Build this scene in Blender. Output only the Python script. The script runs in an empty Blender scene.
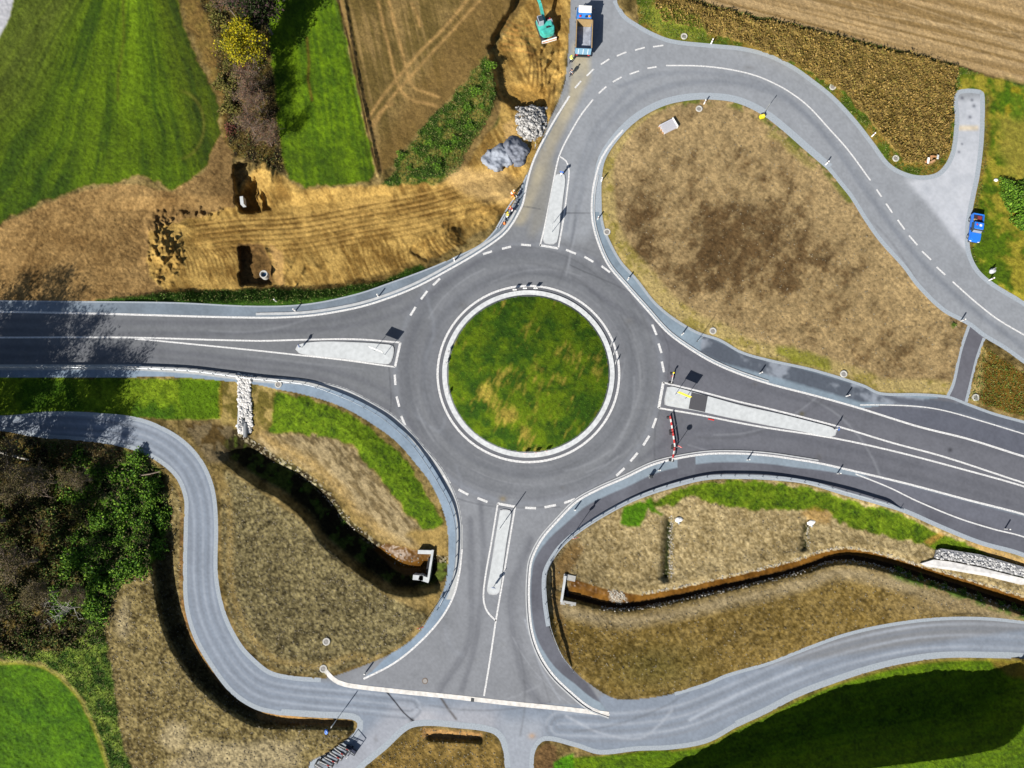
import bpy, bmesh, math, random
import numpy as np
from mathutils import Vector, Matrix
C = bpy.context.scene.collection
SC = bpy.context.scene
R = math.radians
random.seed(4); RNG = np.random.default_rng(7)

# ------------------------------------------------------------------ camera, sky, sun, exposure
F = 700.0; DIST = 105.0; TILT = math.atan(106/700)
cam = bpy.data.cameras.new('camera'); camo = bpy.data.objects.new('camera', cam); C.objects.link(camo)
camo.location = (0, -DIST*math.sin(TILT), DIST*math.cos(TILT)); camo.rotation_euler = (TILT, 0, 0)
cam.sensor_width = 36; cam.lens = 36*F/1024; cam.clip_start = 0.5; cam.clip_end = 6000
SC.camera = camo
SUN_AZ = R(36); SUN_EL = R(37)          # shadows run towards +x,+y, 36 degrees off +y
w = bpy.data.worlds.new('World'); SC.world = w; w.use_nodes = True
nt = w.node_tree; bg = nt.nodes['Background']; sky = nt.nodes.new('ShaderNodeTexSky')
sky.sky_type = 'NISHITA'; sky.sun_disc = False; sky.sun_elevation = SUN_EL; sky.sun_rotation = SUN_AZ + math.pi
nt.links.new(sky.outputs[0], bg.inputs[0]); bg.inputs[1].default_value = 0.05
sl = bpy.data.lights.new('sun', 'SUN'); sl.energy = 5.0; sl.angle = R(0.5); sl.color = (1, 0.95, 0.87)
so = bpy.data.objects.new('sun', sl); C.objects.link(so)
sd = Vector((math.sin(SUN_AZ)*math.cos(SUN_EL), math.cos(SUN_AZ)*math.cos(SUN_EL), -math.sin(SUN_EL)))
so.rotation_euler = sd.to_track_quat('-Z', 'Y').to_euler()
SC.view_settings.view_transform = 'Standard'; SC.view_settings.look = 'None'
SC.view_settings.exposure = 0.75; SC.view_settings.gamma = 1.0
GAIN = 1.9     # sunlit level ground: picture value per unit of base colour

# ------------------------------------------------------------------ helpers
CT, ST = math.cos(TILT), math.sin(TILT)
def Pn(px, py, z=0.0):
    px = np.asarray(px, float); py = np.asarray(py, float); z = np.asarray(z, float)
    dx = px-512; dy = (384-py)*CT + F*ST; dz = (384-py)*ST - F*CT
    t = (z - DIST*CT)/dz
    return dx*t, dy*t - DIST*ST, z + 0*t
def P(px, py, z=0.0):
    a = Pn(px, py, z); return Vector((float(a[0]), float(a[1]), float(a[2])))
def col(r, g, b):
    f = lambda c: ((c/255+0.055)/1.055)**2.4 if c > 10 else c/255/12.92
    return np.array([f(r), f(g), f(b)])/GAIN
_lat = {}
def vn(x, y, s, seed=0, sy=None):
    sy = sy or s
    if seed not in _lat: _lat[seed] = np.random.default_rng(seed+100).random((256, 256))
    L = _lat[seed]; u = x/s; v = y/sy; i = np.floor(u).astype(int); j = np.floor(v).astype(int)
    fu = u-i; fv = v-j; fu = fu*fu*(3-2*fu); fv = fv*fv*(3-2*fv)
    a = L[j % 256, i % 256]; b = L[j % 256, (i+1) % 256]; c = L[(j+1) % 256, i % 256]; d = L[(j+1) % 256, (i+1) % 256]
    return (a*(1-fu)+b*fu)*(1-fv)+(c*(1-fu)+d*fu)*fv
def fbm(x, y, s, seed=0, n=4, sy=None):
    t = 0; a = 0.5; tot = 0; sy = sy or s
    for k in range(n):
        t = t + a*vn(x, y, s, seed+k, sy); tot += a; a *= 0.55; s /= 2.1; sy /= 2.1
    return t/tot
def rot(x, y, deg):
    c, s = math.cos(R(deg)), math.sin(R(deg)); return x*c+y*s, -x*s+y*c
def ss(x, a, b):
    t = np.clip((x-a)/(b-a), 0, 1); return t*t*(3-2*t)
def spl(pts, step=2.0):
    p = np.array(pts, float)
    q = np.vstack([2*p[0]-p[1], p, 2*p[-1]-p[-2]]); out = []
    for i in range(1, len(q)-2):
        n = max(1, int(np.hypot(*(q[i+1]-q[i]))/step)); t = np.arange(n)[:, None]/n
        l0, l1, l2 = (np.hypot(*(q[k+1]-q[k]))+1e-6 for k in (i-1, i, i+1))
        m0 = (q[i+1]-q[i-1])/(l0+l1)*l1; m1 = (q[i+2]-q[i])/(l1+l2)*l1
        out.append((2*t**3-3*t**2+1)*q[i]+(t**3-2*t**2+t)*m0+(-2*t**3+3*t**2)*q[i+1]+(t**3-t**2)*m1)
    out.append(p[-1:]); return np.vstack(out)

# ---- the ground grid (one sheet to the horizon, 15 cm cells where the photograph looks)
def axis(n, lo, hi):
    fine = np.arange(-30, n+31, 1.0)
    a = [-30-8*k for k in range(1, 22)]; a = a[::-1]; b = [n+30+8*k for k in range(1, 22)]
    return np.concatenate([lo, a, fine, b, hi])
XS = axis(1024, [-4000, -2500, -1500, -900, -600, -350], [1380, 1650, 2000, 2600, 3600, 5000])
YS = axis(768, [-2200, -1500, -1000, -650, -400, -270], [1030, 1250, 1600, 2200, 3200, 4500])
X, Y = np.meshgrid(XS, YS); NY, NX = X.shape
def inside(poly, x, y):
    r = np.zeros(x.shape, bool); n = len(poly)
    for i in range(n):
        x0, y0 = poly[i]; x1, y1 = poly[(i+1) % n]
        if y0 == y1: continue
        c = ((y0 > y) != (y1 > y)) & (x < (x1-x0)*(y-y0)/(y1-y0)+x0); r ^= c
    return r
def blur(a, n):
    if n < 1: return a
    n = int(n); out = a.astype(float)
    for ax in (0, 1):
        p = np.pad(out, [(n+1, n) if k == ax else (0, 0) for k in (0, 1)], mode='edge'); c = np.cumsum(p, axis=ax)
        out = (np.take(c, range(2*n+1, c.shape[ax]), ax)-np.take(c, range(0, c.shape[ax]-2*n-1), ax))/(2*n+1)
    return out
WX = (fbm(X, Y, 9, 31, 3)-.5)*2; WY = (fbm(X, Y, 9, 41, 3)-.5)*2
def mask(poly, warp=2.0, soft=1, smooth=False):
    p = np.array(poly, float)
    if smooth: p = spl(np.vstack([p, p[:1]]), 3)
    m = 10+warp+soft*3
    i0, i1 = np.searchsorted(XS, [p[:, 0].min()-m, p[:, 0].max()+m]); j0, j1 = np.searchsorted(YS, [p[:, 1].min()-m, p[:, 1].max()+m])
    i1 = min(i1+1, NX); j1 = min(j1+1, NY); sub = np.s_[j0:j1, i0:i1]
    r = inside(p, X[sub]+WX[sub]*warp*2, Y[sub]+WY[sub]*warp*2).astype(float)
    out = np.zeros(X.shape); out[sub] = blur(r, soft) if min(r.shape) > 2 else r
    return out
def dline(pts, reach=120):
    """distance, signed side (+ = right of travel in the picture, y down), length along, over the grid"""
    p = np.array(pts, float); best = np.full(X.shape, 1e9); sg = np.ones(X.shape); tt = np.zeros(X.shape); acc = 0
    for a, b in zip(p[:-1], p[1:]):
        d = b-a; L = np.hypot(*d)
        i0, i1 = np.searchsorted(XS, [min(a[0], b[0])-reach, max(a[0], b[0])+reach]); j0, j1 = np.searchsorted(YS, [min(a[1], b[1])-reach, max(a[1], b[1])+reach])
        s = np.s_[j0:min(j1+1, NY), i0:min(i1+1, NX)]
        rx = X[s]-a[0]; ry = Y[s]-a[1]; t = np.clip((rx*d[0]+ry*d[1])/L**2, 0, 1)
        q = np.hypot(rx-t*d[0], ry-t*d[1]); cr = (d[0]*ry-d[1]*rx)/L
        m = q < best[s]; best[s] = np.where(m, q, best[s]); sg[s] = np.where(m, np.sign(cr), sg[s]); tt[s] = np.where(m, acc+t*L, tt[s]); acc += L
    return best, sg*best, tt

# ------------------------------------------------------------------ traced outlines (picture points on the ground)
W_N = [(-600, 299), (0, 301), (100, 302), (175, 303), (256, 306.5), (306, 304.5), (356, 294.5), (396, 281), (431, 268), (456, 257), (481, 244.5), (496, 229.5), (512, 207), (527, 175), (542, 140), (549.5, 120), (559, 100), (566, 75), (569.5, 25), (571, 0), (572, -300)]
NE_N = [(616, -300), (616, 0), (624.5, 15), (637, 24), (652, 32.5), (672, 40), (712, 44.5), (742, 47.5), (768, 54), (793, 66), (813, 80), (833, 96), (855.5, 120), (873, 142.5), (888, 162.5), (900.5, 171), (918, 176), (935.5, 174), (945.5, 165), (952, 150), (955.5, 120), (956, 92.5), (982, 91), (984, 100), (983, 140), (979, 175), (975.5, 192), (972, 209.5), (969, 229.5), (970, 252), (978, 269.5), (993, 283), (1024, 302), (1240, 450)]
NE_S = [(1240, 530), (1024, 363), (1003, 348), (983, 336), (968, 324.5), (943, 311), (918, 287), (903, 267), (880.5, 242), (865.5, 221), (850.5, 197), (839.7, 183.5), (828, 169), (803, 147.5), (783, 130), (762, 114), (737, 102.5), (712, 99), (687, 100), (662, 106), (637, 120), (617, 140), (604.5, 160), (601, 180), (601, 212), (604.5, 229.5), (619.5, 259.5), (637, 279.5), (654.5, 302), (672, 317), (697, 332), (719.5, 339.5), (742, 352), (768, 359.5), (813, 369.5), (863, 385), (880.5, 393), (918, 394), (948, 396.5), (966, 403), (993, 413), (1024, 421.5), (1240, 482)]
SE_N = [(1240, 650), (1024, 556.5), (980.5, 544), (943, 529), (903, 511.5), (875.5, 503), (843, 494), (805.5, 483), (768, 479), (737, 478), (707, 479), (674.5, 486.5), (637, 499), (607, 514), (579.5, 531.5), (562, 546.5), (551, 562), (545.5, 576), (546, 601), (549.5, 626), (559.5, 651), (574.5, 671), (587, 682), (614.5, 698.5), (644.5, 698.5), (674.5, 693.5), (707, 683.5), (727, 675), (768, 663), (805.5, 648.5), (843, 635), (880.5, 626), (930.5, 619), (980.5, 618), (1024, 622), (1240, 650)]
SE_S = [(1240, 690), (1024, 658.5), (993, 657), (943, 657), (905.5, 662), (868, 671), (830.5, 683.5), (798, 696), (768, 711.5), (737, 726), (707, 742), (672, 748.5), (637, 750), (599.5, 753.5), (574.5, 746), (544.5, 740), (534.5, 751), (533, 768), (532, 950)]
S_MID = [(506, 950), (506, 768), (501, 741), (491, 732), (455, 727), (426, 725), (408.5, 728.5), (386, 748.5), (363, 768), (230, 900)]
SW_S = [(200, 870), (308, 770), (310, 762), (331, 751), (356, 731), (358, 723), (352, 719), (318.5, 717), (281, 714.5), (256, 708.5), (232.5, 693.5), (212.5, 668.5), (195, 638.5), (186, 608.5), (184, 576), (185, 520), (185, 499), (177.5, 479), (162.5, 464), (140, 451.5), (112.5, 444), (82.5, 440), (37.5, 436.5), (0, 430), (-300, 420)]
SW_N = [(-300, 405), (0, 416.5), (50, 412.5), (100, 414), (140, 419), (170, 431.5), (190, 446.5), (205, 466.5), (214, 491.5), (217, 524), (217, 576), (225, 613.5), (240, 643.5), (256, 661), (271, 672), (293.5, 677), (321, 679), (356, 668.5), (391, 653.5), (416, 636), (428.5, 618.5), (441, 596), (447, 576), (448, 534), (443.5, 511.5), (431, 484), (416, 464), (396, 441.5), (368.5, 421.5), (341, 406.5), (306, 395), (276, 389), (256, 384.5), (225, 381), (175, 377), (100, 377.5), (0, 377), (-600, 377)]
def S(p): return spl(p, 3)
PAVED = np.vstack([S(a) for a in (W_N, NE_N, NE_S, SE_N, SE_S, S_MID, SW_S, SW_N)])
# white edge lines
L_NW = [(-600, 311), (0, 312), (91, 313.5), (256, 317.7), (306, 316), (351, 309), (381, 300.7), (416, 287), (453.5, 267), (481, 250.7), (503, 235), (512.5, 223.5), (519, 212), (523, 203), (527, 183), (533, 162), (542, 142.5), (554.5, 120), (569.5, 96)]
L_NE = [(623, 130), (612, 142.5), (602, 157.5), (596, 175), (592.7, 192), (592, 217), (597, 239.5), (608, 264.5), (624.5, 284.5), (644.5, 307), (667, 332), (687, 347), (712, 362), (737, 373), (768, 383.5), (818, 396.5), (860.5, 408.5), (918, 426.5), (968, 439), (1024, 456.5), (1240, 520)]
L_SE = [(1240, 580), (1024, 514.5), (968, 500), (908, 484), (855.5, 471.5), (818, 463), (793, 459), (768, 455.5), (737, 453.5), (707, 454), (677, 458.5), (652, 465), (624.5, 478), (599.5, 489), (577, 501.5), (557, 521.5), (542, 539), (532, 559), (529.5, 576), (529, 601), (532, 631), (539.5, 653.5), (552, 673.5), (569.5, 691), (589.5, 707), (609.5, 715)]
L_SW = [(-600, 364.5), (0, 364.5), (125, 364.5), (187.5, 368), (225, 372.5), (262, 377), (300, 379), (342, 387), (371, 401), (399, 419), (424, 446), (444, 471), (457, 499), (462, 524), (462, 549), (459.5, 572), (453.5, 596), (441, 618.5), (418.5, 643.5), (393.5, 663.5), (363.5, 679)]
RC = (528.4, 374.0); RX, RY = 92.3, 89.6     # the central ring as seen

# ------------------------------------------------------------------ masks and heights
paved = mask(PAVED, 0, 0)
pathpoly = [(968, 324), (984, 337), (977, 358), (966, 402), (947, 396), (953, 384), (961, 350)]
paved = np.maximum(paved, mask(pathpoly, 0, 0))
rr = np.hypot((X-RC[0])/RX, (Y-RC[1])/RY)            # 1 = outer edge of the white line
island = (rr < 0.885)
near = np.clip(blur(paved, 4)*2.2, 0, 1)
off = 1-near                                          # 0 beside a road, 1 away from it
Z = np.zeros(X.shape)
def hollow(poly, depth, soft, mul=1.0, warp=2):
    global Z
    Z = Z - depth*mask(poly, warp, soft)*mul
EXC = [(60, 203), (235, 203), (262, 178), (300, 200), (380, 188), (430, 182), (482, 172), (520, 165), (520, 180), (500, 208), (478, 228), (452, 246), (424, 264), (398, 276), (350, 287), (300, 293), (220, 296), (160, 297), (60, 300)]
hollow(EXC, 2.1, 6, ss(X, 70, 210))
hollow([(489, 45), (510, 12), (530, -30), (562, -30), (563, 75), (546, 108), (520, 108), (500, 96), (494, 75)], 2.0, 2)
hollow([(240, 247), (262, 244), (268, 262), (271, 284), (241, 286)], 1.7, 1)
hollow([(234, 166), (252, 160), (258, 185), (261, 211), (240, 214), (236, 200)], 2.4, 1)
hollow([(262, 192), (267, 192), (271, 209), (264, 210)], 1.0, 1)
def mound(lst):
    global Z
    for (cx, cy, a, b, h, ang) in lst: u, v = rot(X-cx+WX*3, Y-cy+WY*3, ang); Z = Z+h*np.exp(-((u/a)**2+(v/b)**2)**1.6)*(0.8+.4*fbm(X, Y, 6, 3, 3))
mound([(449, 242, 14, 9, 1.5, -38), (545, 65, 13, 22, .9, 10), (529, 60, 9, 16, .9, -12), (556, 85, 6, 18, .7, 20), (528, 80, 16, 8, .6, 0), (262, 250, 10, 4, .6, 20), (505, 193, 9, 12, .8, 40), (268, 183, 8, 15, .7, 5), (486, 208, 7, 9, .5, 50)])
def patch(cx, cy, a, b, ang=0): u, v = rot(X-cx, Y-cy, ang); return np.exp(-((u/a)**2+(v/b)**2)**2)
rg = np.clip(fbm(X, Y, 9, 56, 3, 14)-.47, 0, 1)*4; rg2 = np.clip(fbm(*rot(X, Y, 30), 6, 57, 3, 12)-.5, 0, 1)*4
Z += patch(163, 246, 18, 36)*rg*.8 + patch(165, 246, 20, 36)*np.clip(fbm(X, Y, 4.5, 58, 2)-.55, 0, 1)*3 + patch(202, 212, 26, 6)*rg2*.8 + patch(545, 70, 22, 42)*rg2*.8 + patch(528, 40, 24, 22)*rg*.5 + patch(470, 222, 45, 14, -25)*rg2*.5 + patch(255, 175, 20, 18)*rg2*.6 + patch(290, 272, 40, 12)*rg2*.35
for poly, d in [([(409, 246), (424, 243), (434, 258), (428, 262), (411, 252)], .45), ([(427, 243), (452, 232), (457, 250), (440, 257)], .25)]: hollow(poly, d, 1)
# verge ditch between field and meadow, tall weeds
d, s, t = dline([(335, -40), (345, 20), (352, 60), (360, 100), (368, 135), (376, 172)], 20)
Z += np.interp(s, [-6, -2, 0, 2, 6], [0, 0.55, .1, -.25, 0])*ss(t, 0, 20)
WEEDS = [(640, -60), (688, 0), (720, 10), (760, 20), (800, 28), (840, 38), (880, 48), (920, 57), (958, 67), (955, 90), (949, 150), (932, 166), (905, 163), (885, 140), (850, 98), (820, 77), (790, 62), (740, 42), (700, 30), (660, 22)]
mw = mask(WEEDS, 1.6, 0); Z += .9*mw*(.6+.8*fbm(X, Y, 5, 55, 3))
# creek south-west
CW = [(205, 452), (222, 462), (256, 486), (281, 499), (306, 521), (321, 543), (343, 561), (366, 578), (388, 592), (410, 596), (440, 592)]
dW, sW, tW = dline(spl(CW, 5), 140); sW = -sW         # + towards the roundabout
SWI = mask([(216, 445), (240, 425), (262, 385), (306, 396), (341, 407), (368, 422), (396, 442), (416, 465), (431, 485), (443, 512), (447, 534), (446, 576), (440, 596), (428, 617), (416, 635), (391, 652), (356, 667), (321, 677), (293, 675), (258, 660), (242, 643), (227, 613), (219, 576), (219, 524), (216, 491), (210, 470)], 0, 2)
endw = ss(tW, 5, 55)*ss(-X, -436, -424)
profW = np.interp(sW, [-14, -2, 0, 8, 16, 28, 34, 40, 60, 95], [0, .15, 0, -3.3, -3.9, -3.7, -2.6, -2.2, -1.2, 0])
lev = np.interp(X, [216, 300, 400, 430, 442], [.75, 1, 1, .95, .2])
Z += SWI*profW*lev*ss(tW, 0, 45)
# creek south-east
CE = [(566, 593), (585, 598), (605, 603), (625, 604.5), (655, 600), (690, 593), (725, 585), (765, 576), (800, 567), (825, 558.5), (850, 556), (885, 563), (920, 573.5), (960, 586), (1000, 599), (1060, 618), (1300, 690)]
dE, sE, tE = dline(spl(CE, 6), 160); sE = -sE          # + to the north
SEI = [(546, 572), (552, 562), (563, 547), (580, 532), (607, 515), (637, 500), (674, 488), (707, 481), (768, 480), (805, 485), (843, 496), (875, 505), (903, 513), (943, 531), (980, 546), (1024, 558), (1250, 640), (1250, 648), (1024, 621), (980, 617), (930, 618), (880, 625), (843, 634), (805, 647), (768, 662), (727, 674), (707, 682), (674, 692), (644, 697), (614, 697), (588, 681), (575, 670), (560, 650), (550, 626), (547, 601)]
mSE = mask(SEI, 0, 4)
Z -= 1.9*np.clip(mSE*1.3-.3, 0, 1)*np.interp(sE, [-66, -30, 0, 30, 90], [0, .35, .6, .6, .15])*ss(-X, -1200, -1000)*np.where(sE < -8, ss(-X, -890, -780), 1)
Z += np.where(X > 560, 1, 0)*np.clip(mSE*2-1, 0, 1)*np.interp(sE, [-18, -10, -7, -2, 2.5, 8, 14, 22], [0, .1, 0, -.85, -.9, -.15, .1, 0])*ss(X, 562, 566)
# side gully with stones
Z -= np.exp(-((X-668+(Y-540)*.05)/5)**2)*ss(Y, 508, 520)*ss(-Y, -585, -575)*.9
Z -= np.exp(-((X-806+(Y-535)*.1)/4)**2)*ss(Y, 515, 524)*ss(-Y, -553, -548)*.7
# ditches along the small road
D1 = [(146, 470), (149, 500), (151, 540), (152, 576), (156, 600), (162, 626), (174, 654), (194, 682), (215, 702), (236, 717), (258, 727), (300, 729), (352, 730)]
dD, sD, tD = dline(spl(D1, 5), 180); sD = -sD
k = np.interp(tD, [0, 60, 100, 170, 230, 285, 320, 400], [0, .6, 1, 1.0, .78, .62, .42, .4])
Z += (1-near*.9)*k*np.interp(sD, [-170, -60, -2, 0, 6, 15, 23, 30], [0, 1.1, 1.9, 1.8, -1.5, -1.4, -.3, 0])*np.where(X < 364, 1, 0)*ss(-X, -356, -346)*ss(-Y, -900, -775)
dd, sd2, td = dline([(424, 741), (450, 742), (484, 744)], 40); sd2 = -sd2
Z += np.interp(sd2, [-25, -1, 0, 4, 7, 10], [0, .5, .45, -.5, -.4, 0])*ss(td, 0, 6)*ss(-td, -60, -54)*off
# raised meadow bank bottom right
BC = [(430, 960), (520, 890), (600, 850), (680, 825), (760, 797), (855, 771), (918, 762), (968, 755), (1003, 746), (1022, 730), (1050, 690), (1090, 620)]
dB, sB, tB = dline(spl(BC, 8), 500); sB = -sB
bk = np.interp(sB, [-400, 0, 3, 10, 40, 50], [8.4, 8.3, 7.8, 6.2, .3, 0])*ss(X, 470, 620)*np.interp(X, [600, 720, 820, 930, 1010, 1060], [.68, .85, 1, 1, .86, .55])*np.where(np.abs(sB) > 1e8, 0, 1)
bk = np.where((dB > 1e8), 0, bk)*ss(-X, -1700, -1300)*ss(-Y, -1600, -1100)
Z = np.where((bk > 0) & (paved == 0), np.maximum(Z, bk), Z)
# wood floor and far-off wood
WOOD = [(-300, 432), (0, 435), (37, 440), (82, 444), (112, 448), (140, 456), (160, 468), (168, 500), (165, 540), (150, 570), (128, 575), (112, 600), (104, 625), (100, 645), (60, 650), (30, 655), (0, 660), (-300, 690)]
mWood = mask(WOOD, 3, 2)
Z += mWood*off*(fbm(X, Y, 16, 51, 4)-.45)*2.2
# central mound
isl = np.clip(1-(rr/0.885)**2, 0, 1)
# small relief everywhere away from the roads
fine = fbm(X, Y, 3.2, 61, 2)-.5; mid = fbm(X, Y, 12, 65, 3)-.5; big = fbm(X, Y, 60, 69, 2)-.5
Z += off*(fine*.13 + (fbm(X, Y, 1.6, 63, 1)-.5)*.07 + mid*.12 + big*.5*off)
Z = np.where(paved > 0, 0, Z)
Z = np.where(rr < 1.02, 0, Z)
Z = np.where(island, 0.14 + 1.5*isl + fine*.1*(isl > .04), Z)

paved = paved*(~island)
# ------------------------------------------------------------------ ground colours
n1 = fbm(X, Y, 2.1, 71, 2); n2 = fbm(X, Y, 9, 75, 3); n3 = fbm(X, Y, 34, 79, 3); n4 = fbm(X, Y, 1.7, 83, 1)
COL = np.zeros(X.shape+(3,)); LAB = np.zeros(X.shape, int)
NAMES = {}
def bbox(m):
    r = np.nonzero(m.max(1) > .004)[0]; c = np.nonzero(m.max(0) > .004)[0]
    return np.s_[r[0]:r[-1]+1, c[0]:c[-1]+1] if len(r) else None
def paint(m, c, lab=None, var=.35, a=1.0, tex=None):
    m = np.asarray(m, float); q = bbox(m)
    if q is None: return
    t = 1+var*((n1[q]-.5)*1.3+(n2[q]-.5)*1.1+(n4[q]-.5)*.8) if tex is None else tex[q]
    cc = c[q] if isinstance(c, np.ndarray) and c.ndim == 3 else np.asarray(c)[None, None]
    cc = cc*np.clip(t, .15, 3)[..., None]
    mm = np.clip(m[q]*a, 0, 1)[..., None]
    COL[q] = COL[q]*(1-mm)+cc*mm
    if lab:
        if lab not in NAMES: NAMES[lab] = len(NAMES)+1
        LAB[m > .5] = NAMES[lab]
def lsl(pts, r):
    p = np.asarray(pts, float); i0, i1 = np.searchsorted(XS, [p[:, 0].min()-r, p[:, 0].max()+r]); j0, j1 = np.searchsorted(YS, [p[:, 1].min()-r, p[:, 1].max()+r])
    return np.s_[j0:min(j1+1, NY), i0:min(i1+1, NX)]
def subline(pts, r):
    p = np.asarray(pts, float); q = lsl(p, r); x = X[q]; y = Y[q]; best = np.full(x.shape, 1e9); sg = np.ones(x.shape); tt = np.zeros(x.shape); acc = 0
    for a, b in zip(p[:-1], p[1:]):
        d = b-a; L = np.hypot(*d); rx = x-a[0]; ry = y-a[1]; t = np.clip((rx*d[0]+ry*d[1])/L**2, 0, 1)
        k = np.hypot(rx-t*d[0], ry-t*d[1]); m = k < best; best = np.where(m, k, best); sg = np.where(m, np.sign(d[0]*ry-d[1]*rx), sg); tt = np.where(m, acc+t*L, tt); acc += L
    return q, best, sg*best, tt
def mix(a, b, t): return a[None, None]*(1-t[..., None])+b[None, None]*t[..., None]
ALL = np.ones(X.shape)
soilc = mix(col(112, 96, 52), col(160, 138, 88), ss(n2*.6+n3*.4, .3, .7))
paint(ALL, soilc, 'bare_soil', .75)
# far surroundings
far = ((X < -60) | (X > 1090) | (Y < -60) | (Y > 830)).astype(float)
paint(far, mix(col(80, 118, 26), col(130, 110, 60), ss(fbm(X, Y, 300, 91, 2), .48, .55)), None, .3)
# --- north-west meadow, fanning mowing lines
MEAD1 = [(-900, -900), (178, -900), (177, 0), (185, 30), (197, 58), (210, 82), (219, 110), (220, 130), (214, 152), (202, 170), (184, 184), (172, 188), (156, 180), (138, 175), (118, 181), (90, 186), (60, 196), (30, 206), (0, 222), (-900, 420)]
m = mask(MEAD1, 2.2, 1)
WPX = (fbm(X, Y, 70, 97, 2)-.5)*46; u = WPX*.25*ss(Y, -20, 160)+(X-132)/((np.maximum(Y, -60)+125)/125)**1.15
st = fbm(u, Y, 3.2, 101, 4, 120)*.6+fbm(u, Y, 11, 105, 2, 240)*.4
g = mix(col(64, 92, 22), col(102, 130, 28), ss(st, .32, .66))
ctr = np.exp(-((u-1)/10)**2)*ss(-Y, -170, -20)
lft = ss(-u, 30, 75)*ss(-Y, -190, -90); rgt = ss(u, 14, 34)
g = g*(1-.5*lft[..., None])+mix(col(98, 108, 58), col(112, 116, 66), n2)*.5*lft[..., None]
g = g*(1+.45*ctr[..., None]); g = g*(1-.28*rgt[..., None]*np.array([.6, 1, .6]))
paint(m, g, 'meadow', .5)
ring = np.abs(np.hypot((X-178)/26, (Y-125)/34)-1); paint(m*np.exp(-(ring/.06)**2)*ss(X, 175, 190), col(130, 130, 70), None, .3, .5)
d, s, t = dline([(123, 0), (124, 40), (118, 75), (118, 100)], 20); paint(m*np.exp(-(d/1.6)**2), col(92, 88, 45), None, .4, .5)
# gravel track in the corner
paint(mask([(-60, -700), (24, -700), (20, -200), (14, 0), (9, 18), (0, 38), (-80, 170), (-300, 460), (-360, 440), (-120, 130), (-50, 20), (-40, -200)], .6, 1), col(205, 206, 212), 'gravel_track', .15)
# dry strip and tree belt floor
paint(mask([(178, -500), (181, 0), (190, 30), (204, 60), (218, 90), (222, 120), (224, 150), (238, 160), (240, 100), (215, 40), (205, -500)], 2.5, 2), mix(col(150, 118, 66), col(120, 104, 50), n2), None, .6)
BELT = [(198, -600), (200, 0), (212, 30), (218, 70), (224, 100), (228, 130), (232, 158), (258, 162), (285, 172), (280, 150), (276, 100), (270, 40), (266, 0), (266, -600)]
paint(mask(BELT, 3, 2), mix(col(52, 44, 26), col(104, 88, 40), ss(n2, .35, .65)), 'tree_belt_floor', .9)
# meadow strip
MEAD2 = [(262, -600), (336, -600), (337, 0), (344, 30), (352, 66), (360, 104), (368, 138), (374, 168), (372, 180), (350, 184), (330, 185), (305, 187), (288, 178), (282, 160), (277, 110), (270, 50), (266, 0)]
m = mask(MEAD2, 1.8, 1); v = X-Y*.12
st = fbm(v, Y, 3.2, 111, 3, 90)*.6+fbm(v, Y, 9, 115, 2, 200)*.4
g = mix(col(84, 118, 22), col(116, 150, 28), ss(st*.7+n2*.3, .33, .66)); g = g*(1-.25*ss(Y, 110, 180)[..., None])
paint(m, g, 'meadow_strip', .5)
d, s, t = dline([(307, 38), (309, 62), (308, 80), (312, 100)], 20); paint(np.exp(-(d/1.5)**2), col(120, 92, 50), None, .4, .7)
# stubble field
FIELD = [(339, -600), (339, 0), (347, 30), (354, 64), (362, 100), (370, 136), (378, 172), (392, 166), (402, 150), (430, 118), (465, 82), (486, 54), (498, 38), (512, 22), (528, 0), (560, -80), (560, -600)]
m = mask(FIELD, 1.0, 1); a, b = rot(X, Y, 78)
st = fbm(b, a, 3, 121, 3, 120)
paint(m, mix(col(118, 100, 54), col(158, 132, 82), ss(st*.5+n3*.5, .38, .62)), 'field', .3)
a2, b2 = rot(X, Y, -52); paint(m*ss(X+Y*.6, 455, 480), mix(col(118, 94, 50), col(140, 112, 62), fbm(b2, a2, 3, 125, 3, 90)), None, .25, .7)
def trk(pts, wdt, c, al=.8, wb=0.25):
    q, d, s, t = subline(spl(pts, 5), 4+3*wdt); mm = np.zeros(X.shape); mm[q] = np.exp(-(d/wdt)**2)*al*(.55+.9*vn(X[q], Y[q], 5, 131)); paint(mm, c, None, wb)
for p in ([(374, -30), (378, 0), (386, 35), (392, 62), (397, 82), (400, 90), (412, 100), (430, 104), (436, 106)], [(386, -30), (389, 0), (398, 36), (403, 55), (409, 80), (415, 88), (428, 93), (438, 97)],
          [(490, -12), (480, 0), (455, 28), (430, 55), (406, 82), (390, 100), (370, 132)], [(476, -12), (467, 0), (444, 28), (420, 52), (396, 80), (380, 100), (366, 122)], [(370, 126), (380, 112), (392, 104)], [(412, 4), (417, 15), (420, 26)]):
    trk(p, 1.7, col(196, 158, 98))
trk([(338, 0), (346, 30), (353, 62), (361, 100), (369, 138), (378, 172)], 1.2, col(62, 44, 22), .9)
trk([(341, 0), (349, 30), (357, 62), (365, 100), (373, 138), (382, 172)], 1.5, col(176, 140, 88), .5)
trk([(334.5, 0), (342, 30), (349, 62), (357, 100), (364, 138), (372, 175)], 1.5, col(118, 150, 76), .5)
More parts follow.
